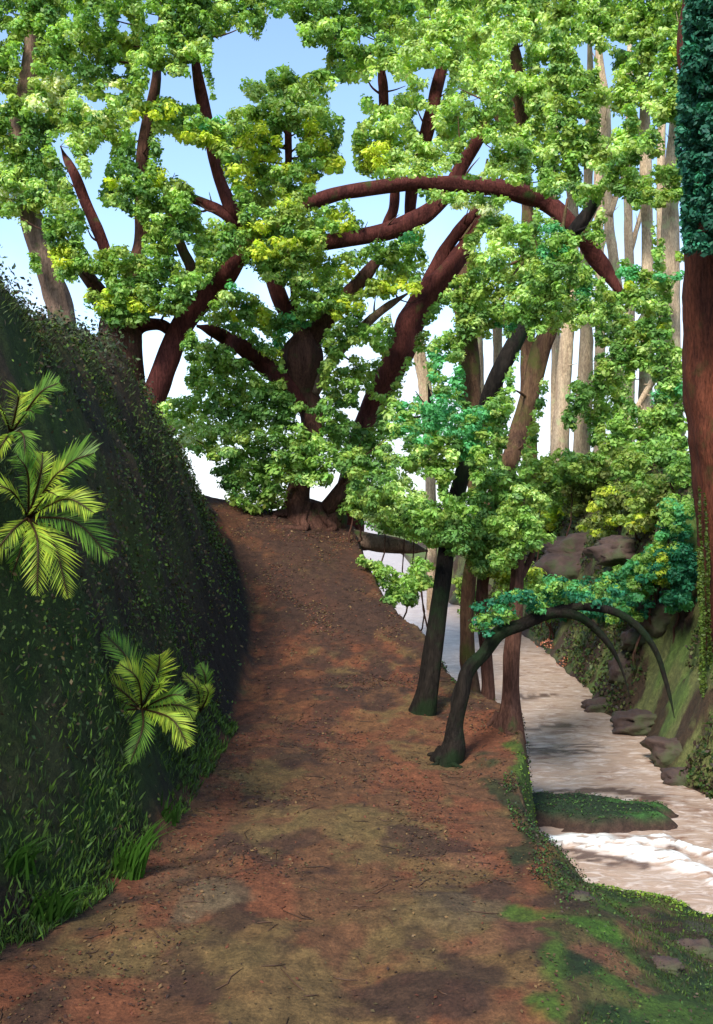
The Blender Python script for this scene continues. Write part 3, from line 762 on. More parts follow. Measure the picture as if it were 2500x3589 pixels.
T(name='distant_tree', Y=22, mat=M_TAN, label='short pale trunk far off, just left of the long leaning mossy tree',
  trunk=[(1750,1800,40),(1748,1350,42),(1745,1150,44),(1742,1000,36)], limbs=[], vis=[[(1745,1170),(1748,1330)]], anchors=[(1740,1050)])
T(name='distant_tree', Y=23, mat=M_TAN, label='faint thin pale trunk far off beside the straight olive-brown tree',
  trunk=[(1690,1800,40),(1682,1400,46),(1678,1180,40),(1675,1000,30)], limbs=[], vis=[[(1680,1250),(1684,1400)]], anchors=[(1680,1080)])
T(name='distant_tree', Y=21, mat=M_TAN, label='pale trunk far off, right of the thick red leaning trunk at mid height',
  trunk=[(1515,1950,44),(1508,1650,50),(1495,1400,62),(1470,1250,58),(1450,1050,40)], limbs=[], vis=[[(1470,1260),(1492,1390)],[(1512,1690),(1514,1740)]], anchors=[(1450,1150)])

for xx, yy, tw, lab in ((1945, 23, 34, 'slim far pale trunk directly right of the slanting tree'), (2100, 24, 40, 'slim far pale trunk right of the pair in the gap'),
                        (2205, 22.5, 38, 'slim far pale trunk midway between the gap and the giant tree'), (2320, 23.5, 40, 'slim far pale trunk between the two pale trees beside the giant tree')):
    T(name='distant_tree', Y=yy, mat=M_TAN, label=lab, trunk=[(xx + 6, 1850, tw * 1.5), (xx, 1500, tw * 1.3), (xx + 4, 1100, tw * 1.15), (xx - 3, 700, tw), (xx + 3, 300, tw * .8), (xx, -60, tw * .5)],
      limbs=[(M_TAN, [(xx + 2, 900, 20), (xx + 40, 760, 15), (xx + 70, 660, 9)])], vis=[], anchors=[])
GIANT_PX = [(2640,2800,300),(2615,2600,235),(2590,2300,222),(2575,2000,222),(2550,1700,218),(2535,1560,212),(2512,1400,210),(2498,1200,205),(2500,900,200),(2500,600,190),(2500,200,180),(2500,-100,170)]

def blocked(px, py):
    b = np.zeros(len(px), bool)
    for h in HOLES: b |= in_poly(px, py, h)
    for cx, cy, rx, ry in ELL_HOLES:
        b |= ((px - cx) / rx) ** 2 + ((py - cy) / ry) ** 2 < 1
    return b

def near_bare(px, py, extra=0):
    b = np.zeros(len(px), bool)
    for t in TREES:
        for line in t['vis']:
            w = t.get('vw', 30)
            b |= seg_dist(px, py, line) < w + extra
    return b

TINT = [
    (180,300,55,55,'P',.8),(120,365,55,22,'P',.8),(200,372,50,22,'P',.8),(400,315,50,18,'P',.7),(420,370,70,55,'L',.8),(310,410,50,32,'P',.5),(650,195,90,60,'L',.8),(480,220,60,25,'L',.8),
    (260,510,60,30,'L',.9),(50,630,85,70,'L',.75),(40,680,60,20,'P',.5),(290,580,50,35,'L',.9),(30,300,40,60,'M',.8),(40,740,60,30,'L',.8),
    (400,460,50,28,'Y',.6),(560,405,80,32,'Y',.6),(450,530,35,22,'Y',.9),(515,520,30,25,'Y',.8),(570,610,42,40,'Y',.8),(450,655,70,25,'Y',.7),(700,490,120,28,'Y',.8),
    (900,480,130,42,'Y',.75),(1090,470,70,60,'Y',.7),(880,570,80,48,'Y',.7),(1150,580,60,28,'Y',.9),(1060,615,90,30,'Y',.5),(870,640,90,30,'Y',.7),(990,700,45,25,'Y',.8),
    (900,790,60,28,'Y',.8),(1200,790,90,35,'Y',.8),(1000,880,130,60,'Y',.45),(1150,950,130,40,'Y',.7),(1420,1000,110,32,'Y',.75),(1470,1040,40,35,'Y',.8),(1230,1050,80,60,'Y',.6),(1180,1130,60,30,'Y',.7),
    (870,1110,80,28,'Y',.6),(960,1280,60,50,'Y',.5),(1320,540,60,50,'Y',.8),(1370,600,50,25,'Y',.5),(130,915,32,26,'Y',.8),(215,905,45,30,'Y',.8),(360,1035,55,45,'Y',.85),(430,1075,80,40,'Y',.7),(490,1010,25,25,'Y',.8),(545,1095,50,25,'Y',.8),
    (2200,990,30,15,'Y',.9),(2320,1140,30,16,'Y',.9),(2060,1072,40,12,'Y',.8),(2350,160,30,40,'Y',.3),
    (830,1030,60,60,'B',.7),(1020,1160,90,60,'B',.6),(985,1220,40,35,'B',.9),(1560,1340,110,110,'B',.8),(1470,1460,80,90,'B',.75),(1620,1440,110,120,'B',.6),(1650,1560,80,80,'B',.5),
    (2360,960,60,90,'B',.7),(2210,940,60,50,'B',.7),(2090,1030,80,45,'B',.7),(1930,860,60,60,'B',.6),(2340,1390,60,50,'B',.6),(730,430,50,25,'B',.5),(1770,1150,60,40,'B',.7),(950,1020,60,60,'L',.6),
    (1390,260,170,60,'L',.9),(1620,170,260,160,'L',.8),(1650,300,140,90,'L',.85),(1900,330,50,80,'L',.9),(2120,330,60,90,'L',.9),(2280,330,50,80,'L',.85),(1800,470,55,40,'L',.9),(2160,500,60,55,'L',.9),(2000,100,300,90,'L',.65),
    (1400,420,140,90,'L',.75),(1480,560,130,60,'L',.7),(1000,370,140,60,'L',.6),(1620,742,120,24,'P',.9),(1790,500,200,60,'L',.5),(1760,600,120,70,'L',.5),(640,1530,100,42,'P',.75),(700,1500,140,40,'L',.7),
    (1720,870,80,50,'L',.9),(1850,680,100,50,'L',.4),(1150,900,150,70,'M',.5),(1120,1000,120,80,'L',.55),(730,1200,60,80,'L',.6),(1000,740,160,60,'M',.5),
    (450,580,70,50,'D',.8),(430,690,60,30,'D',.8),(140,470,90,60,'D',.7),(300,720,50,60,'D',.5),(270,60,140,60,'D',.45),(340,240,90,60,'D',.5),(600,1040,60,50,'D',.7),(450,1120,110,40,'D',.6),(860,1430,130,60,'D',.55),(980,1430,60,60,'D',.7),
    (870,1690,120,60,'D',.65),(1190,1430,130,40,'D',.5),(1270,1520,120,60,'D',.6),(1980,1380,110,50,'D',.75),(1990,1430,100,40,'D',.75),(2130,1250,80,30,'D',.7),(2200,700,70,30,'D',.6),(1300,1660,120,60,'D',.55),(1720,1750,120,110,'D',.5),
    (1580,1900,100,60,'D',.7),(1200,150,120,60,'D',.35),(1020,50,200,60,'D',.3),(2120,1190,80,35,'D',.6),(1640,1180,40,60,'D',.6),(1700,1020,60,60,'M',.6),(860,1010,1,1,'G',1),
    (2060,1640,200,90,'M',.7),(2280,1640,90,90,'G',.8),(1430,1720,90,50,'L',.7),(1480,820,60,40,'B',.4),(950,850,60,40,'D',.4),
]
def dab_colour(px, py, r):
    code = np.array(r.choice(list('GGGGLMDDM'), size=len(px)))
    for cx, cy, rx, ry, c, p in TINT:
        d = ((px - cx) / rx) ** 2 + ((py - cy) / ry) ** 2
        m = (d < 1.0) & (r.random(len(px)) < (p * .72 if c in 'YB' else p))
        code[m] = c
    return code

def make_dab_leaves(cpx, cpy, depth, rx, ry, colors, r, n_leaf, lsize, mask=None, up=.45):
    """rounded tufts of leaves; all arrays per tuft; returns leaf centre, normal, size, colour, tuft index"""
    n = len(cpx)
    tot = n * n_leaf
    idx = np.repeat(np.arange(n), n_leaf)
    u = r.normal(size=(tot, 3)); u /= np.linalg.norm(u, axis=1)[:, None]
    rad = r.random(tot) ** .45
    D = depth[idx]
    C0 = np.stack([(cpx - 1250) / F * depth, depth, EYE + (HOR - cpy) / F * depth], 1)
    wx = rx[idx] / F * D; wz = ry[idx] / F * D
    P = C0[idx] + u * rad[:, None] * np.stack([wx, wx * .9, wz], 1)
    N = u * .75 + np.array([0, 0, up])[None, :] + r.normal(size=(tot, 3)) * .33
    S = lsize[idx] / F * D * r.uniform(.55, 1.7, tot)
    col = colors[idx] * (1 + r.normal(size=(tot, 1)) * .16) * (1 + r.normal(size=(tot, 3)) * np.array([.08, .04, .08]))
    keep = np.ones(tot, bool)
    if mask is not None:
        jx = P[:, 0] / P[:, 1] * F + 1250 + r.normal(size=tot) * 5
        jy = HOR - (P[:, 2] - EYE) / P[:, 1] * F + r.normal(size=tot) * 5
        keep = ~mask(jx, jy)
    return P[keep], N[keep], S[keep], np.clip(col[keep], .004, 1), idx[keep]

# sample tufts over the canopy
sx, sy = 29, 22
gx, gy = np.meshgrid(np.arange(-60, 2440, sx), np.arange(-70, 1980, sy))
gx = gx.ravel() + rng.uniform(-13, 13, gx.size); gy = gy.ravel() + rng.uniform(-10, 10, gy.size)
ok = in_poly(gx, gy, FOL) & ~blocked(gx, gy) & ~near_bare(gx, gy, -4)
gx, gy = gx[ok], gy[ok]
tree_of, anc_of, dist = np.zeros(len(gx), int), np.zeros(len(gx), int), np.full(len(gx), 1e9)
for ti, t in enumerate(TREES):
    for ai, (ax, ay) in enumerate(t['anchors']):
        d = np.hypot((gx - ax), (gy - ay) * 1.15)
        m = d < dist
        dist[m], tree_of[m], anc_of[m] = d[m], ti, ai
# leaves round a limb hang in front of it: give tufts near the limbs of the nearer trees to those trees
front = np.zeros(len(gx), bool)
for ti in sorted(range(len(TREES)), key=lambda i: TREES[i]['Y']):
    t = TREES[ti]
    if not t['anchors']: continue
    near = np.zeros(len(gx), bool)
    for line in [t['trunk']] + [l[1] for l in t['limbs']]:
        w = max(p[2] for p in line) / 2
        near |= seg_dist(gx, gy, [(p[0], p[1]) for p in line]) < min(w, 45) + 20
    m = near & ~front
    A = np.array(t['anchors'], float)
    d = np.hypot(gx[m][:, None] - A[None, :, 0], gy[m][:, None] - A[None, :, 1])
    anc_of[m] = d.argmin(1); tree_of[m] = ti
    front |= m
codes = dab_colour(gx, gy, rng)
cols = np.array([PAL[c] for c in codes])
mask = lambda a, b: blocked(a, b) | near_bare(a, b, -8)

def nearest_limb_point(limbs, target):
    best = None
    for P, R in limbs:
        d = np.linalg.norm(P - target, axis=1) + np.where(P[:, 2] > target[2] + .3, .5, 0)
        k = int(np.argmin(d))
        if best is None or d[k] < best[0]: best = (d[k], P[k], R[k])
    return best

for ti, t in enumerate(TREES):
    Y = t['Y']
    slim = .74 if t['mat'] is M_TAN else (.80 if Y < 9 else 1.0)
    t['trunk'] = [(a, b, w * slim) for a, b, w in t['trunk']]
    P, R = limb_world(t['trunk'], Y, 7, .10, ti)
    gz = float(height(P[0][0], P[0][1]))
    if P[0][2] > gz - .1:                       # carry the trunk down into the ground
        P = np.vstack([[P[0][0], P[0][1], gz - .15], P]); R = np.r_[R[0] * 1.25, R]
    base = np.array([P[0][0], P[0][1], gz])
    root = thing(t['name'], base, t['label'], 'tree')
    V, q = tube_geo(P, R, 18, ti + 1, .12)
    new_mesh_obj('trunk', V, q, t['mat'], root, origin=base)
    worlds = [(P, R)]
    for li, (m, pts) in enumerate(t['limbs']):
        LP, LR = limb_world(pts, Y, 7, .12, 100 + ti * 11 + li)
        k = int(np.argmin(np.linalg.norm(worlds[0][0] - LP[0], axis=1)))
        V, q = tube_geo(LP, LR, 14, ti + li + 3, .12)
        new_mesh_obj('limb', V, q, m, root, origin=base)
        worlds.append((LP, LR))
    rt = np.random.default_rng(ti + 500)
    for WP, WR in worlds:
        for k in range(4):
            i0 = int(rt.integers(len(WP) // 4, len(WP) - 2))
            d = WP[i0 + 1] - WP[i0]; d /= np.linalg.norm(d) + 1e-9
            sdv = rt.normal(size=3); sdv -= d * sdv.dot(d); sdv /= np.linalg.norm(sdv)
            L = rt.uniform(.25, .7) * (1.0 if Y > 9 else .55)
            p0 = WP[i0]; p1 = p0 + (sdv * .55 + d * .35 + np.array([0, 0, .15])) * L * .5; p2 = p1 + (sdv * .3 + d * .4 + np.array([0, 0, .35]) + rt.normal(size=3) * .15) * L * .6
            C = catmull(np.array([p0, p1, p2]), 5)
            V, q = tube_geo(C, np.linspace(min(.02, WR[i0] * .35), .003, len(C)), 6, k, .15)
            new_mesh_obj('twig', V, q, t['mat'], root, origin=base)
    for ai, (ax, ay) in enumerate(t['anchors']):
        sel = (tree_of == ti) & (anc_of == ai)
        if sel.sum() == 0: continue
        r = np.random.default_rng(1000 + ti * 100 + ai)
        off = r.uniform(-.4, .25)
        k = int(sel.sum())
        depth = np.where(front[sel], Y - .28 - .012 * Y - np.abs(r.normal(size=k)) * .16, Y + off + r.normal(size=k) * .28)
        L = make_dab_leaves(gx[sel], gy[sel], depth, r.uniform(24, 40, k), r.uniform(16, 26, k), cols[sel] * r.uniform(.85, 1.18, (k, 1)), r, 84, r.uniform(11, 17, k), mask)
        if len(L[0]) < 10: continue
        V, q, c = leaf_geo(L[0], L[1], L[2], L[3], r)
        new_mesh_obj('foliage_clump', V, q, M_LEAF, root, colors=c, shade=False, origin=base)
        # a twig from the nearest limb into the clump
        tgt = pt(gx[sel].mean(), gy[sel].mean(), Y + off)
        b = nearest_limb_point(worlds, tgt)
        if b[0] > .12:
            mid = (b[1] + tgt) / 2 + np.array([0, 0, -.04 * b[0]]) + r.normal(size=3) * .05 * b[0]
            C = catmull(np.array([b[1], mid, tgt]), 5)
            r0 = min(b[2] * .5, .012 + .012 * b[0])
            V, q = tube_geo(C, np.linspace(r0, .004, len(C)), 6, ai, .1)
            new_mesh_obj('branch', V, q, t['mat'], root, origin=base)

# ---- the giant tree at the right edge, dark crown in front of its stem
def giant():
    Y = 8.4
    P, R = limb_world(GIANT_PX, Y, 7, .03, 5)
    base = np.array([P[0][0], P[0][1], float(height(P[0][0], P[0][1]))])
    root = thing('giant_tree', base, 'giant rusty-brown tree at the right edge, its top behind dark teal leaves', 'tree')
    V, q = tube_geo(P, R, 40, 4, .09)
    new_mesh_obj('trunk', V, q, M_RUST, root, origin=base)
    LP, LR = limb_world([(2470,330,60),(2400,240,40),(2392,130,34),(2408,20,34),(2420,-80,30)], Y + .5, 6, .02, 3)
    V, q = tube_geo(LP, LR, 12, 4, .1)
    new_mesh_obj('limb', V, q, M_RED, root, origin=base)
    r = np.random.default_rng(77)
    poly = [(2412,-80),(2395,150),(2385,260),(2380,420),(2365,500),(2380,560),(2400,640),(2388,760),(2395,880),(2430,900),(2470,885),(2540,905),(2640,870),(2720,790),(2800,640),(2850,400),(2830,100),(2800,-80)]
    n = 1900
    x = r.uniform(2360, 2860, n * 2); y = r.uniform(-80, 905, n * 2)
    m = in_poly(x, y, poly); x, y = x[m][:n], y[m][:n]
    codes = np.where(r.random(len(x)) < .16, 'X', 'T')
    cc = np.array([PAL[c] for c in codes])
    d = 7.75 + r.uniform(-.4, .3, len(x)) + np.where(r.random(len(x)) < .25, r.uniform(.5, 1.4, len(x)), 0)
    edge = [poly, ]
    mk = lambda a, b: ~in_poly(a, b, poly)
    for k in range(6):
        s = (y > -80 + k * 165) & (y <= -80 + (k + 1) * 165)
        L = make_dab_leaves(x[s], y[s], d[s], r.uniform(18, 30, s.sum()), r.uniform(16, 26, s.sum()), cc[s], r, 46, r.uniform(14, 20, s.sum()), mk, up=.2)
        V, q, c = leaf_geo(L[0], L[1], L[2], L[3], r)
        new_mesh_obj('foliage_clump', V, q, M_DLEAF, root, colors=c, shade=False, origin=base)
    # lime moss and creeper strands hanging down the left flank of the stem
    for k in range(6):
        x0 = r.uniform(2435, 2480); y0 = r.uniform(1640, 2050); y1 = r.uniform(2250, 2620)
        ys = np.linspace(y0, y1, 90)
        xs = x0 + (ys - 1640) * .028 + np.cumsum(r.normal(size=90)) * .8
        dd = np.full(90, Y - .30 + r.uniform(-.1, .1))
        L = make_dab_leaves(xs, ys, dd, np.full(90, 5.), np.full(90, 13.), np.tile(lin(104, 128, 50, .7), (90, 1)) * r.uniform(.7, 1.2), r, 5, np.full(90, 10.))
        V, q, c = leaf_geo(L[0], L[1], L[2], L[3], r)
        new_mesh_obj('creeper', V, q, M_LEAF, root, colors=c, shade=False, origin=base)
giant()

# ---- trees with bare stems by the path
def bare_tree(name, label, Y, mat, trunk, limbs, sides=16, tufts=()):
    P, R = limb_world(trunk, Y, 8, .02, int(trunk[0][0]))
    gz = float(height(P[0][0], P[0][1]))
    if P[0][2] > gz - .05:
        P = np.vstack([[P[0][0], P[0][1], gz - .12], P]); R = np.r_[R[0] * 1.2, R]
    base = np.array([P[0][0], P[0][1], gz])
    root = thing(name, base, label, 'tree')
    V, q = tube_geo(P, R, sides, 3, .14)
    new_mesh_obj('trunk', V, q, mat, root, origin=base)
    for k, l in enumerate(limbs):
        LP, LR = limb_world(l, Y, 8, .03, k + 9)
        V, q = tube_geo(LP, LR, 10, k, .12)
        new_mesh_obj('limb', V, q, mat, root, origin=base)
    r = np.random.default_rng(int(Y * 100))
    for cx, cy, rx, ry, n, *cd in tufts:
        a = r.uniform(0, 2 * np.pi, n); q_ = np.sqrt(r.random(n))
        cc = np.array([PAL[c] for c in r.choice(list(cd[0] if cd else 'GGDML'), n)])
        L = make_dab_leaves(cx + np.cos(a) * q_ * rx, cy + np.sin(a) * q_ * ry, Y - .18 + r.normal(size=n) * .08, r.uniform(24, 36, n), r.uniform(15, 24, n), cc, r, 70, r.uniform(11, 16, n))
        V, q, c = leaf_geo(L[0], L[1], L[2], L[3], r)
        new_mesh_obj('foliage_clump', V, q, M_LEAF, root, colors=c, shade=False, origin=base)
    return root, base
bt, bb = bare_tree('bent_tree', 'dark mossy tree bent over into an arch above the stream bank', 5.75, M_DARK,
    [(1562,2680,120),(1588,2625,84),(1596,2540,60),(1622,2440,50),(1640,2355,52),(1700,2290,46),(1752,2222,50),(1832,2192,44),(1900,2160,46),(1960,2150,38),(2030,2165,30),(2090,2210,26),(2140,2270,22),(2180,2350,18),(2210,2450,14)],
    [[(1900,2160,34),(2000,2130,30),(2100,2135,28),(2180,2160,26),(2250,2215,24),(2300,2290,20),(2330,2380,16),(2352,2460,12),(2365,2520,8)],
     [(1650,2350,34),(1600,2420,20),(1580,2500,12)]])
r = np.random.default_rng(5)
for cx, cy, rx, ry, n in [(1790,2125,120,58,32),(1930,2085,130,48,30),(2080,2090,110,34,16),(1700,2190,50,40,10)]:
    a = r.uniform(0, 2 * np.pi, n); q_ = np.sqrt(r.random(n))
    X_, Y_ = cx + np.cos(a) * q_ * rx, cy + np.sin(a) * q_ * ry
    cc = np.array([PAL[c] for c in r.choice(list('XXDGB'), n)])
    L = make_dab_leaves(X_, Y_, 5.8 + r.normal(size=n) * .12, np.full(n, 28.), np.full(n, 18.), cc, r, 50, np.full(n, 13.))
    V, q, c = leaf_geo(L[0], L[1], L[2], L[3], r)
    new_mesh_obj('foliage_clump', V, q, M_LEAF, bt, colors=c, shade=False, origin=bb)
bare_tree('thin_tree', 'straight purple-brown trunk at the very edge of the path beside the stream', 6.35, M_STUMP,
    [(1772,2590,140),(1785,2530,92),(1790,2450,64),(1795,2300,58),(1808,2150,52),(1815,2000,46),(1822,1900,46),(1828,1800,34),(1840,1720,22)], [[(1812,2050,30),(1860,1960,22),(1900,1850,14)]], tufts=[(1790,1960,60,40,14),(1850,1870,80,60,24),(1780,1830,70,60,20),(1840,1750,80,60,22)])
bare_tree('twisted_tree', 'thin brown sapling trunk behind the bent tree, reaching the leaves above', 7.2, M_STUMP,
    [(1705,2480,70),(1712,2400,46),(1700,2250,44),(1690,2100,44),(1700,1980,40),(1715,1880,30)], [], tufts=[(1700,1970,50,40,14),(1720,1880,70,60,22),(1640,1900,50,50,14),(1740,1920,90,70,30,'GGDM'),(1770,1995,80,60,26,'GYMG'),(1830,2040,80,50,22,'GGYM'),(1700,1970,50,50,12,'GD')])

def roots(root, base, mat, n, length, rad, seed):
    r = np.random.default_rng(seed)
    for k in range(n):
        a = 2 * np.pi * (k + r.uniform(-.25, .25)) / n
        L = length * r.uniform(.6, 1.2)
        P = []
        for t in np.linspace(0, 1, 6):
            x = base[0] + np.cos(a + .5 * t * r.uniform(-1, 1)) * (rad * .5 + L * t); y = base[1] + np.sin(a) * (rad * .5 + L * t)
            P.append([x, y, float(height(x, y)) + rad * (.9 * (1 - t) ** 2 - .10 * t)])
        if P[-1][2] < base[2] - .18: continue
        V, q = tube_geo(catmull(P, 4), np.linspace(rad * .36, rad * .06, 21), 8, k, .2)
        new_mesh_obj('root', V, q, mat, root, origin=base)
roots(bt, bb, M_DARK, 5, .13, .075, 3)
for o in [o for o in bpy.data.objects if o.get('category') == 'tree']:
    lb = o['label']
    if lb.startswith('straight purple'): roots(o, np.array(o.location), M_STUMP, 4, .12, .09, 5)
    if lb.startswith('spreading leafy'): roots(o, np.array(o.location), M_STUMP, 7, .5, .24, 6)

# log lying across beyond the crest
def log():
    P, R = limb_world([(1130,1868,62),(1200,1880,60),(1290,1903,62),(1380,1915,58),(1450,1925,40),(1500,1935,26)], 11.6, 8, .03, 4)
    V, q = tube_geo(P, R, 16, 2, .15)
    o = new_mesh_obj('fallen_log', V, q, M_PALEBROWN, origin=P[0])
    o.location = P[0]
    tag(o, 'weathered brown log lying out from the foot of the spreading tree over the drop', 'log')
    base = P[0]
    return
log()

# ------------------------------------------------------------------ shrubs
def shrub(name, label, Y, blobs, n_leaf=56, group=None, lsize=(11, 16), mat=M_LEAF, msk=None, spread=.28):
    """blobs: (px, py, rx, ry, colour codes)"""
    c0 = pt(blobs[0][0], blobs[0][1], Y)
    g = float(height(c0[0], c0[1]))
    base = np.array([c0[0], c0[1], g])
    root = thing(name, base, label, 'shrub', group)
    r = np.random.default_rng(int(blobs[0][0] * 3 + blobs[0][1]))
    for bl in blobs:
        cx, cy, rx, ry, cd = bl[:5]
        if Y > 9.5 and cx > 1600: Yb = max(7.6, min(Y, hit(cx, cy + ry * .4, 7)[1] - .25))
        else: Yb = Y
        n = max(6, int(rx * ry * math.pi / 430))
        a = r.uniform(0, 2 * np.pi, n); q_ = np.sqrt(r.random(n))
        X_, Y_ = cx + np.cos(a) * q_ * rx * .85, cy + np.sin(a) * q_ * ry * .85
        if 'Y' in cd or 'L' in cd:   # bright new growth sits at the tips
            cc = np.array([PAL[c] for c in r.choice(list(cd), n)])
        else:
            cc = np.array([PAL[c] for c in r.choice(list(cd), n)])
        dep = Yb + r.normal(size=n) * spread - (1 - q_) * spread
        L = make_dab_leaves(X_, Y_, dep, r.uniform(20, 32, n), r.uniform(14, 22, n), cc * r.uniform(.8, 1.15, (n, 1)), r, n_leaf, r.uniform(*lsize, n), msk)
        V, q, c = leaf_geo(L[0], L[1], L[2], L[3], r)
        new_mesh_obj('foliage_clump', V, q, mat, root, colors=c, shade=False, origin=base)
        tgt = pt(cx, cy, Yb)
        st = np.array([tgt[0] * .92 + base[0] * .08, tgt[1] + .12, 0]); st[2] = float(height(st[0], st[1])) - .05
        C = catmull(np.array([st, (st + tgt) / 2 + r.normal(size=3) * .05, tgt]), 5)
        C[:, :2] += (fbm(C[:, 2] * 2.2 + cx, C[:, 2] * 0 + cy, 3)[:, None] - .5) * .5 * np.linspace(0, 1, len(C))[:, None] * np.linspace(1, 0, len(C))[:, None] * 4
        if cx < 1600 and r.random() < .45: continue
        V, q = tube_geo(C, np.linspace(.018, .006, len(C)), 7, 2, .1)
        new_mesh_obj('stem', V, q, M_STUMP, root, origin=base)
    return root

hm = lambda a, b: (in_poly(a, b, [(1262,1925),(1330,1925),(1420,1935),(1442,1990),(1420,2025),(1350,1985),(1290,1965)]) | in_poly(a, b, [(1200,1800),(1230,1800),(1290,1855),(1380,1855),(1420,1880),(1395,1895),(1290,1885),(1210,1860)]))
shrub('shrub', 'mid-green shrub over the fallen log, right of the spreading tree foot', 11.0,
      [(1340,1770,100,60,'GGLD'),(1440,1800,90,60,'GGD'),(1500,1870,60,50,'GDM'),(1270,1740,60,50,'GML'),(1420,1860,60,25,'GD'),(1240,1790,40,40,'GM')], msk=hm)
shrub('shrub', 'small bright green shrub on the outer edge of the path below the log', 10.3,
      [(1300,1960,40,40,'MGL'),(1350,2020,50,50,'GGM'),(1420,2070,60,60,'GGD'),(1480,2030,40,60,'GGM'),(1370,2090,40,30,'GD'),(1460,1985,35,30,'G')], msk=hm)
shrub('shrub', 'rounded olive bush with yellow-tipped lower rim on top of the right hillside', 16.5,
      [(2050,1740,110,80,'OMOG'),(2180,1770,130,90,'OOMY'),(2290,1740,100,80,'OGM'),(2120,1850,90,36,'OYO'),(2250,1830,80,40,'OYM'),(2060,1660,70,50,'GM')])
shrub('shrub', 'dark leafy bush left of the olive bush, above the brown rocks', 18.5,
      [(1880,1760,110,90,'GDM'),(1960,1830,80,60,'MGY'),(1900,1880,70,60,'MGD'),(1830,1850,70,60,'GD'),(1990,1760,60,60,'GD')])
shrub('shrub', 'blue-green bush spread below the brown rocks behind the bent tree', 14.5,
      [(1930,2070,80,50,'BGG'),(2040,2090,90,60,'BXG'),(2150,2070,90,70,'BXG'),(2240,2100,90,80,'XBG'),(2100,2150,150,40,'XD'),(1950,2140,90,40,'XD'),(2200,2150,90,50,'GX')])
shrub('shrub', 'tall blue-green bush with one bright yellow sprig beside the giant tree', 9.9,
      [(2300,1990,90,80,'BGX'),(2360,1900,70,90,'GBX'),(2400,2010,60,110,'XX'),(2370,1790,60,70,'GB'),(2312,1950,16,36,'YY'),(2318,2020,16,26,'YY'),(2380,2110,60,50,'XB'),(2230,2000,70,50,'GB')])
shrub('shrub', 'feathery bush at the far bank, tucked beneath the pale trunks', 15.5,
      [(1990,1640,120,60,'GMD'),(2100,1650,100,60,'MGO'),(2230,1640,90,70,'GM'),(2330,1600,80,70,'GD'),(2400,1650,60,60,'DG'),(1900,1700,80,60,'GD')])
shrub('shrub', 'small dark shrub on the earth slope behind the bent tree foot', 9.8,
      [(1640,2120,40,50,'DG'),(1625,2060,36,40,'GM')])

# ------------------------------------------------------------------ rocks
import bmesh
def rock(px, py, rx, ry, Y, label, seed, flat=.8):
    c = pt(px, py, Y)
    wx, wz = rx / F * Y, ry / F * Y
    bm = bmesh.new()
    bmesh.ops.create_icosphere(bm, subdivisions=4, radius=1)
    v = np.array([x.co[:] for x in bm.verts])
    f = np.array([[x.index for x in p.verts] for p in bm.faces])
    bm.free()
    n = fbm(v[:, 0] * 1.3 + seed, v[:, 1] * 1.3 + v[:, 2] * 1.7, seed, 5) - .5
    n2 = np.abs(fbm(v[:, 0] * 3 + seed, v[:, 2] * 3 + v[:, 1] * 2, seed + 5, 4) - .5)
    n3 = fbm(v[:, 0] * 7 + seed, v[:, 1] * 7 + v[:, 2] * 6, seed + 9, 3) - .5
    v = v * (1 + 1.1 * n - .8 * n2 + .22 * n3)[:, None]
    v = np.sign(v) * np.abs(v) ** .85 * np.array([wx, max(wx, wz) * flat, wz])
    o = new_mesh_obj('rock', v, f, M_ROCK)
    o.location = c.tolist()
    tag(o, label, 'rock', 'brown rocks on the far side of the stream' if Y > 6.2 else 'brown stones on the near bank')
def rock_on(px, py, rx, ry, label, seed, flat=.8):
    p = hit(px, py, 5.5)
    rock(px, py, rx * 1.12, ry * 1.12, p[1] + .8 * ry / F * p[1], label, seed, flat)
rock_on(2040, 1965, 165, 76, 'largest dark brown boulder, under the olive bush on the right hillside', 3)
rock_on(1880, 2000, 60, 50, 'dark brown rock left of the largest boulder', 5)
rock_on(2215, 1935, 130, 48, 'flat brown rock slab right of the largest boulder', 8)
rock_on(2330, 2170, 85, 55, 'dark brown rock below the blue-green bush near the giant tree', 11)
rock_on(2250, 2240, 60, 40, 'brown rock against the outer bough of the bent tree', 13)
rock_on(2200, 2370, 66, 62, 'round dark rock between the two hanging boughs of the bent tree', 17)
rock_on(2110, 2500, 70, 44, 'dark wet rock at the water line under the inner bough tip', 19)
rock_on(2270, 2540, 110, 40, 'long low grey-brown rock on the right shore under the outer bough tip', 23)
rock_on(2370, 2640, 90, 50, 'broad brown rock on the right shore below the giant tree', 29)
rock_on(2400, 2740, 70, 40, 'lowest brown rock on the right shore by the photo edge', 31)
rock_on(1700, 2120, 60, 60, 'brown rock at the far end of the stream behind the slanting tree', 37)

for px, py, rx, ry, lab, sd_ in ((2440, 3345, 80, 42, 'dark brown half-buried rock by the right photo edge on the near bank', 41), (2330, 3400, 60, 26, 'low brown stone showing through the turf left of the half-buried rock', 43),
                                (2230, 3110, 90, 22, 'flat dark stone at the lime-green near shore of the stream', 47), (2030, 3150, 60, 18, 'small flat brown stone in the turf nearest the path edge', 53)):
    p = hit(px, py, 2.0)
    rock(px, py, rx, ry * 1.3, p[1] + .01, lab, sd_, .7)
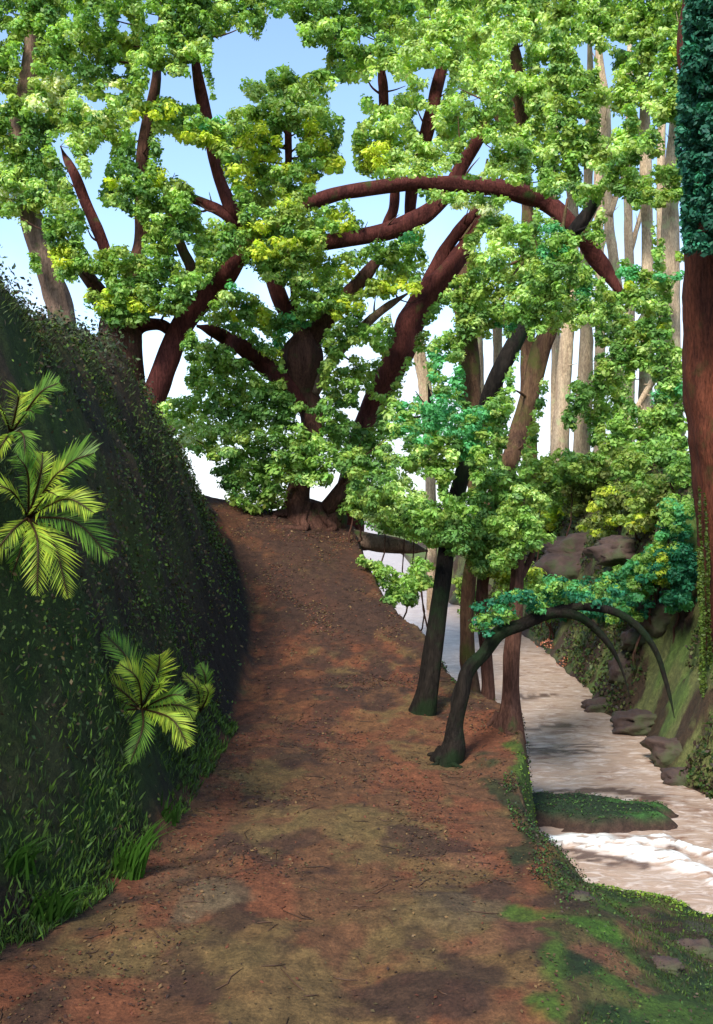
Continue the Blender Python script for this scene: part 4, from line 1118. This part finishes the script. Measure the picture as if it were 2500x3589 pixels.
# ------------------------------------------------------------------ ferns
def fern(label, centre, tips, bright=1.0, lift=.10, lw=.30, dark=.3, cols=('F', 'H')):
    p = hit(*centre)
    c = p + np.array([0.06, -.06, .03])
    root = thing('fern', c, label, 'fern', 'ferns on the left bank')
    r = np.random.default_rng(int(centre[0] + centre[1]))
    Y0 = c[1]
    for k, (tx, ty) in enumerate(tips):
        tipY = Y0 - .08 - r.uniform(0, .22)
        tip = pt(tx, ty, tipY)
        # keep fronds off the bank surface
        L = np.linalg.norm(tip - c)
        mid = (c + tip) / 2 + np.array([.05, -.08, .14 * L])
        C = catmull(np.array([c, mid, tip]), 14)
        n = len(C)
        V, q = tube_geo(C, np.linspace(.006, .0015, n), 5, 1, .05)
        T_ = np.gradient(C, axis=0); T_ /= np.linalg.norm(T_, axis=1)[:, None]
        up = np.array([.35, -.75, .55]); up /= np.linalg.norm(up)
        T_ = T_
        S_ = np.cross(T_, up); S_ /= np.linalg.norm(S_, axis=1)[:, None]
        VV, QQ, CC = [V], [q], [np.tile(lin(70, 50, 32), (len(V), 1))]
        off = len(V)
        m = 44
        ts = np.linspace(.10, .99, m)
        base_col = lin(158, 180, 58) * bright if k % 3 else lin(100, 138, 46) * bright
        for s in (-1, 1):
            for t in ts:
                f = t * (n - 1); i0 = min(int(f), n - 2); a = f - i0
                P0 = C[i0] * (1 - a) + C[i0 + 1] * a
                td, sd_ = T_[i0], S_[i0] * s
                ln = L * lw * .95 * (math.sin(math.pi * min(1, t * .88 + .12)) ** .7) * r.uniform(.75, 1.15)
                d = td * .80 + sd_ * .62 + up * r.uniform(-.15, .12) + r.normal(size=3) * .05
                d /= np.linalg.norm(d)
                w = np.cross(d, up); w /= np.linalg.norm(w); w *= max(.0022, ln * .032)
                P1 = P0 + d * ln * .45 + w; P2 = P0 + d * ln - up * ln * .14; P3 = P0 + d * ln * .45 - w
                VV.append(np.array([P0, P1, P2, P3])); QQ.append(np.arange(4)[None, :] + off); off += 4
                CC.append(np.tile(base_col * r.uniform(.55, 1.3) * np.array([1 + r.normal() * .1, 1, 1]), (4, 1)))
        new_mesh_obj('frond', np.vstack(VV), np.vstack(QQ), M_LEAF, root, colors=np.clip(np.vstack(CC), .004, 1), shade=False, origin=c)
fern('large arching fern high on the left bank at the photo edge', (10, 1560), [(205,1345),(160,1400),(60,1370),(120,1450),(-60,1420),(-40,1640),(90,1620)], 1.0)
fern('widest fern with bright drooping fronds halfway down the left bank', (70, 1850),
     [(330,1590),(230,1640),(150,1590),(60,1600),(-60,1700),(330,1800),(390,1960),(240,2100),(130,2090),(30,2060),(-60,2000),(200,1740)], 1.0)
fern('star-shaped fern low on the bank with fronds out to every side', (468, 2500),
     [(360,2220),(420,2330),(560,2300),(640,2440),(690,2500),(660,2620),(200,2480),(220,2370),(240,2560),(455,2680),(560,2400),(590,2560)], 1.0)
fern('single upright little fern at the dark lip of the bank, right of the star-shaped fern', (675, 2510), [(700,2330),(640,2360),(715,2400)], .9, lw=.24)

def tuft(label, centre, tips, n=26, col=lin(66, 104, 34)):
    p = hit(*centre)
    r = np.random.default_rng(int(centre[0] * 7 + centre[1]))
    V, Q, C = [], [], []
    off = 0
    for k in range(n):
        tx, ty = tips[k % len(tips)]
        b = p + np.array([r.uniform(-.07, .07), r.uniform(-.04, .06), -.02])
        tip = pt(tx + r.uniform(-30, 30), ty + r.uniform(-25, 45), b[1] - r.uniform(-.02, .12))
        L = np.linalg.norm(tip - b)
        mid = b * .5 + tip * .5 + np.array([0, 0, .16 * L])
        cc = catmull(np.array([b, mid, tip]), 4)
        w = np.array([1, -.25, 0]) * .008
        ws = np.linspace(1, .08, len(cc))[:, None]
        A = cc - w * ws; B = cc + w * ws
        V.append(np.stack([A, B], 1).reshape(-1, 3))
        m = len(cc)
        Q.append(np.array([[2 * i, 2 * i + 1, 2 * i + 3, 2 * i + 2] for i in range(m - 1)]) + off); off += 2 * m
        C.append(np.tile(col * r.uniform(.5, 1.3), (2 * m, 1)))
    o = new_mesh_obj('grass_tuft', np.vstack(V), np.vstack(Q), M_LEAF, colors=np.vstack(C), shade=False, origin=p)
    o.location = p.tolist()
    tag(o, label, 'grass tuft', 'grass tufts along the foot of the left bank')
tuft('fan-shaped grass tuft at the foot of the bank where the path narrows', (440, 3075), [(400,2990),(430,2960),(470,2940),(520,2930),(560,2900),(590,2880)], 46)
tuft('wide grass tuft leaning right at the foot of the bank, left of the fan-shaped tuft', (150, 3240), [(110,3150),(170,3110),(210,3110),(250,3140),(320,3130),(350,3110)], 54, lin(54, 88, 30))
tuft('small dark grass tuft at the left photo edge above the path', (60, 3060), [(40,2980),(90,2960),(150,2960),(190,2950)], 30, lin(54, 88, 30))
tuft('sparse grass tuft high on the dark lip beside the path', (590, 2880), [(570,2820),(600,2790),(620,2800)], 20, lin(50, 82, 30))

# ------------------------------------------------------------------ low growth that nobody could count
def scatter(name, n, region, pal, size, mat, nrm_up=1.0, lift=.01, seed=1, label=None, cat=None, flat=.5, aspect=1.7):
    r = np.random.default_rng(seed)
    x, y = region(r, n)
    z = height(x, y)
    e = .03
    nx = -(height(x + e, y) - height(x - e, y)) / (2 * e); ny = -(height(x, y + e) - height(x, y - e)) / (2 * e)
    N = np.stack([nx, ny, np.ones(len(x))], 1); N /= np.linalg.norm(N, axis=1)[:, None]
    P = np.stack([x, y, z], 1) + N * r.uniform(.0, lift, (len(x), 1))
    col = np.array(pal)[r.integers(0, len(pal), len(x))] * r.uniform(.6, 1.35, (len(x), 1))
    S = r.uniform(*size, len(x)) * (.5 + .11 * y)
    N2 = N + r.normal(size=N.shape) * flat
    V, q, c = leaf_geo(P, N2, S, col, r, aspect=aspect)
    o = new_mesh_obj(name, V, q, mat, colors=np.clip(c, .003, 1), shade=False)
    tag(o, label, cat, kind='stuff')
    return o

def bank_region(r, n):
    y = 2.2 + 9.1 * r.random(n * 2) ** 1.35; t = r.uniform(.06, 1.7, n * 2)
    x = np.interp(y, *XL) - t * 1.15
    d = fbm(x * 3, y * 2.5, 222)
    g = (fbm(x * 2.3, y * 1.7, 51, 5) > .46)
    k = (r.random(n * 2) < smooth((d - .42) / .2) * .9 + .1) & (g | (r.random(n * 2) < .4)) & (r.random(n * 2) < smooth((t - .05) / .35) + .12)
    return x[k][:n], y[k][:n]
scatter('undergrowth', 36000, bank_region, [lin(60, 74, 30), lin(70, 92, 32), lin(86, 108, 34), lin(62, 48, 32), lin(52, 74, 34), lin(78, 66, 38)], (.012, .030), M_DLEAF, lift=.09, seed=3,
        label='dark creeping undergrowth covering the left bank', flat=.7)
def lip_region(r, n):       # fuzzy dark growth along the top of the bank
    y = r.uniform(3.5, 11.2, n); t = r.uniform(.85, 1.9, n)
    return np.interp(y, *XL) - t * 1.15, y
scatter('bank_top_growth', 16000, lip_region, [lin(46, 54, 34), lin(54, 68, 38), lin(46, 42, 32), lin(62, 80, 38)], (.014, .038), M_DLEAF, lift=.16, seed=4,
        label='dark bushy growth along the crest of the left bank', flat=.9)
def edge_region(r, n):
    y = r.uniform(3.6, 8.0, n); x = np.interp(y, *XR) + np.abs(r.normal(size=n)) * .13 - .07
    k = fbm(x * 4, y * 3, 321) > .48
    return x[k], y[k]
scatter('edge_growth', 7000, edge_region, [lin(50, 78, 32), lin(38, 58, 28), lin(54, 42, 30), lin(44, 34, 26), lin(62, 88, 34)], (.009, .020), M_DLEAF, lift=.025, seed=5, label='low green growth along the outer edge of the path', flat=.7)
def land_region(r, n):
    y = r.uniform(2.5, 5.8, n); x = np.interp(y, *XR) + r.uniform(.02, 1.6, n)
    k = (fbm(x * 2.3, y * 1.7, 51, 5) > .50) & (height(x, y) > WATER + .02)
    return x[k], y[k]
scatter('moss', 9000, land_region, [lin(54, 84, 30), lin(44, 66, 28), lin(72, 92, 34), lin(66, 54, 38), lin(56, 44, 34)], (.008, .018), M_DLEAF, lift=.03, seed=6, label='bright moss and tiny leaves on the near stream bank', flat=.6)
def hill_region(r, n):
    y = 6.8 + r.random(n) ** 2.0 * 14; x = np.interp(y, *XS) + r.uniform(.15, 3.4, n)
    k = fbm(x * 2.0, y * 1.4, 61, 5) > .47
    return x[k], y[k]
scatter('hillside_growth', 80000, hill_region, [lin(84, 98, 48), lin(66, 90, 40), lin(100, 104, 58), lin(52, 76, 38), lin(70, 56, 42), lin(60, 46, 38)], (.018, .042), M_LEAF, lift=.07, seed=7, label='olive grass and low leaves on the hillside beyond the stream', flat=.8)
def path_region(r, n):
    y = 2.3 + r.random(n) ** 1.2 * 9.2; a = r.random(n)
    x = np.interp(y, *XL) * (1 - a) + np.interp(y, *XR) * a
    k = r.random(n) < .12 + smooth((fbm(x * 2.6, y * 2, 411) - .45) / .2)
    return x[k], y[k]
scatter('leaf_litter', 24000, path_region, [lin(98, 56, 38), lin(76, 50, 38), lin(52, 38, 32), lin(108, 84, 52), lin(84, 72, 46)], (.007, .024), M_DLEAF, lift=.008, seed=8, label='small fallen leaves scattered over the earth path', flat=.25)

# coral flowers on the mound across the water
def flowers():
    r = np.random.default_rng(9)
    for cx, cy, rx, ry, lab in ((1940, 2265, 60, 26, 'upper patch of coral-pink flowers on the mound across the water'), (1985, 2330, 32, 26, 'lower patch of coral-pink flowers on the mound across the water')):
        p = hit(cx, cy, 8)
        Y = p[1]
        n = 44
        L = make_dab_leaves(cx + r.normal(size=n) * rx * .5, cy + r.normal(size=n) * ry * .5, Y - .05 + r.normal(size=n) * .05, np.full(n, 8.), np.full(n, 6.), np.tile(lin(190, 124, 96), (n, 1)), r, 3, np.full(n, 7.))
        V, q, c = leaf_geo(L[0], L[1], L[2], L[3], r)
        o = new_mesh_obj('flower_patch', V, q, M_LEAF, colors=c, shade=False, origin=p)
        o.location = p.tolist()
        tag(o, lab, 'flowers')
flowers()


def mound_leaves(name, label, fn, n, pal, size, seed):
    r = np.random.default_rng(seed)
    P = fn(r, n)
    col = np.array(pal)[r.integers(0, len(pal), len(P))] * r.uniform(.6, 1.35, (len(P), 1))
    N = np.tile([0, 0, 1.], (len(P), 1)) + r.normal(size=P.shape) * .6
    V, q, c = leaf_geo(P, N, r.uniform(*size, len(P)), col, r, aspect=2.6)
    o = new_mesh_obj(name, V, q, M_DLEAF, colors=c, shade=False)
    tag(o, label, kind='stuff')
def islet_pts(r, n):
    a = r.uniform(-1, 1, n); b = r.uniform(-1, 1, n)
    rr = np.sqrt(a * a + b * b) + .9 * (fbm(a * 2 + 5, b * 2, 8) - .5)
    k = rr < .72
    a, b, rr = a[k], b[k], rr[k]
    z = WATER - .12 + .22 * smooth((1.15 - rr) / .55) + .05 * (fbm(a * 6, b * 4, 9) - .5) + .01
    return np.stack([1.72 + a * .82, 6.72 + b * .38 - a * .10, z], 1)
mound_leaves('islet_moss', 'short grass and moss on the islet in the stream', islet_pts, 2600, [lin(50, 82, 34), lin(36, 56, 30), lin(70, 100, 40), lin(60, 48, 36)], (.012, .028), 4)
def shore_pts(r, n):
    x = r.uniform(1.0, 2.5, n); y = 5.75 - .68 * np.clip(x - 1.3, 0, 3) - np.abs(r.normal(size=n)) * .16
    z = height(x, y)
    k = (z > WATER + .01) & (fbm(x * 5, y * 5, 8) > .42)
    return np.stack([x, y, z + .01], 1)[k]
mound_leaves('shore_grass', 'lime-green grass along the near shore of the stream', shore_pts, 4200, [lin(122, 146, 44), lin(96, 124, 38), lin(70, 98, 34)], (.012, .032), 5)

def twigs():
    r = np.random.default_rng(31)
    VV, QQ, CC = [], [], []; off = 0
    for k in range(170):
        y = 2.4 + r.random() ** 1.3 * 8; x = np.interp(y, *XL) + r.random() * (np.interp(y, *XR) - np.interp(y, *XL))
        a = r.uniform(0, np.pi); L = r.uniform(.02, .07)
        P = []
        for t in (-1, -.2, .4, 1):
            xx = x + np.cos(a) * L * t + r.normal() * .006; yy = y + np.sin(a) * L * t + r.normal() * .006
            P.append([xx, yy, float(height(xx, yy)) + .004])
        V, q = tube_geo(np.array(P), np.array([.0012, .0022, .0018, .001]), 5, k, .1)
        VV.append(V); QQ.append(q + off); off += len(V)
        CC.append(np.tile(lin(78, 56, 42) * r.uniform(.4, 1.3), (len(V), 1)))
    o = new_mesh_obj('fallen_twigs', np.vstack(VV), np.vstack(QQ), M_DLEAF, colors=np.vstack(CC))
    tag(o, 'thin broken twigs strewn over the earth path', kind='stuff')
twigs()

def blades(name, label, region, n, pal, length, seed, lean=(0, 0), width=7.0):
    r = np.random.default_rng(seed)
    x, y = region(r, n)
    z = height(x, y)
    n = len(x)
    a = r.uniform(0, 2 * np.pi, n)
    N = np.stack([np.cos(a), np.sin(a), r.uniform(-.2, .5, n)], 1)
    up = np.stack([r.normal(size=n) * .45 + lean[0], r.normal(size=n) * .45 + lean[1], np.ones(n)], 1)
    rv = np.cross(N, up)
    S = r.uniform(*length, n)
    P = np.stack([x, y, z], 1) + up / np.linalg.norm(up, axis=1)[:, None] * (S * .42)[:, None]
    tuft_ = fbm(x * 9, y * 9, 5)
    col = np.array(pal)[np.clip((tuft_ * len(pal) + r.normal(size=n) * .6).astype(int), 0, len(pal) - 1)] * r.uniform(.6, 1.35, (n, 1))
    V, q, c = leaf_geo(P, N, S, np.clip(col, .003, 1), r, aspect=width, droop=rv)
    o = new_mesh_obj(name, V, q, M_DLEAF, colors=c, shade=False)
    tag(o, label, kind='stuff')
def toe(r, n):
    y = 2.3 + 4.2 * r.random(n) ** 1.1; t = np.abs(r.normal(size=n)) * .16 + .0
    x = np.interp(y, *XL) - t * 1.15 + .02
    k = r.random(n) < smooth((fbm(x * 5, y * 5, 14) - .38) / .2)
    return x[k], y[k]
blades('bank_foot_grass', 'fringe of fine grass along the foot of the left bank', toe, 15000, [lin(44, 54, 26), lin(56, 80, 28), lin(80, 108, 34), lin(42, 48, 26)], (.02, .07), 51, (.35, -.2))
def face(r, n):
    y = 2.3 + 8.6 * r.random(n) ** 1.2; t = r.uniform(.12, 1.5, n)
    x = np.interp(y, *XL) - t * 1.15
    hh = np.interp(y, *HB) * smooth(t)
    k = r.random(n) < smooth((fbm(x * 2.3 + hh * 1.7, y * 1.7, 51, 5) - .47) / .10) * smooth((t - .25) / .3)
    return x[k], y[k]
blades('bank_grass', 'dark drooping grass and moss covering parts of the left bank', face, 110000, [lin(48, 44, 28), lin(50, 58, 27), lin(68, 86, 32), lin(56, 48, 32)], (.02, .06), 52, (.9, -.35))
def landg(r, n):
    y = 2.3 + 3.4 * r.random(n); x = np.interp(y, *XR) + r.uniform(.0, 1.9, n)
    k = (height(x, y) > WATER + .03) & (r.random(n) < smooth((fbm(x * 3.3, y * 2.7, 57, 5) - .50) / .06))
    return x[k], y[k]
blades('bank_turf', 'short patchy turf on the near stream bank', landg, 34000, [lin(46, 46, 28), lin(50, 64, 26), lin(66, 88, 30), lin(56, 44, 32)], (.010, .028), 53)
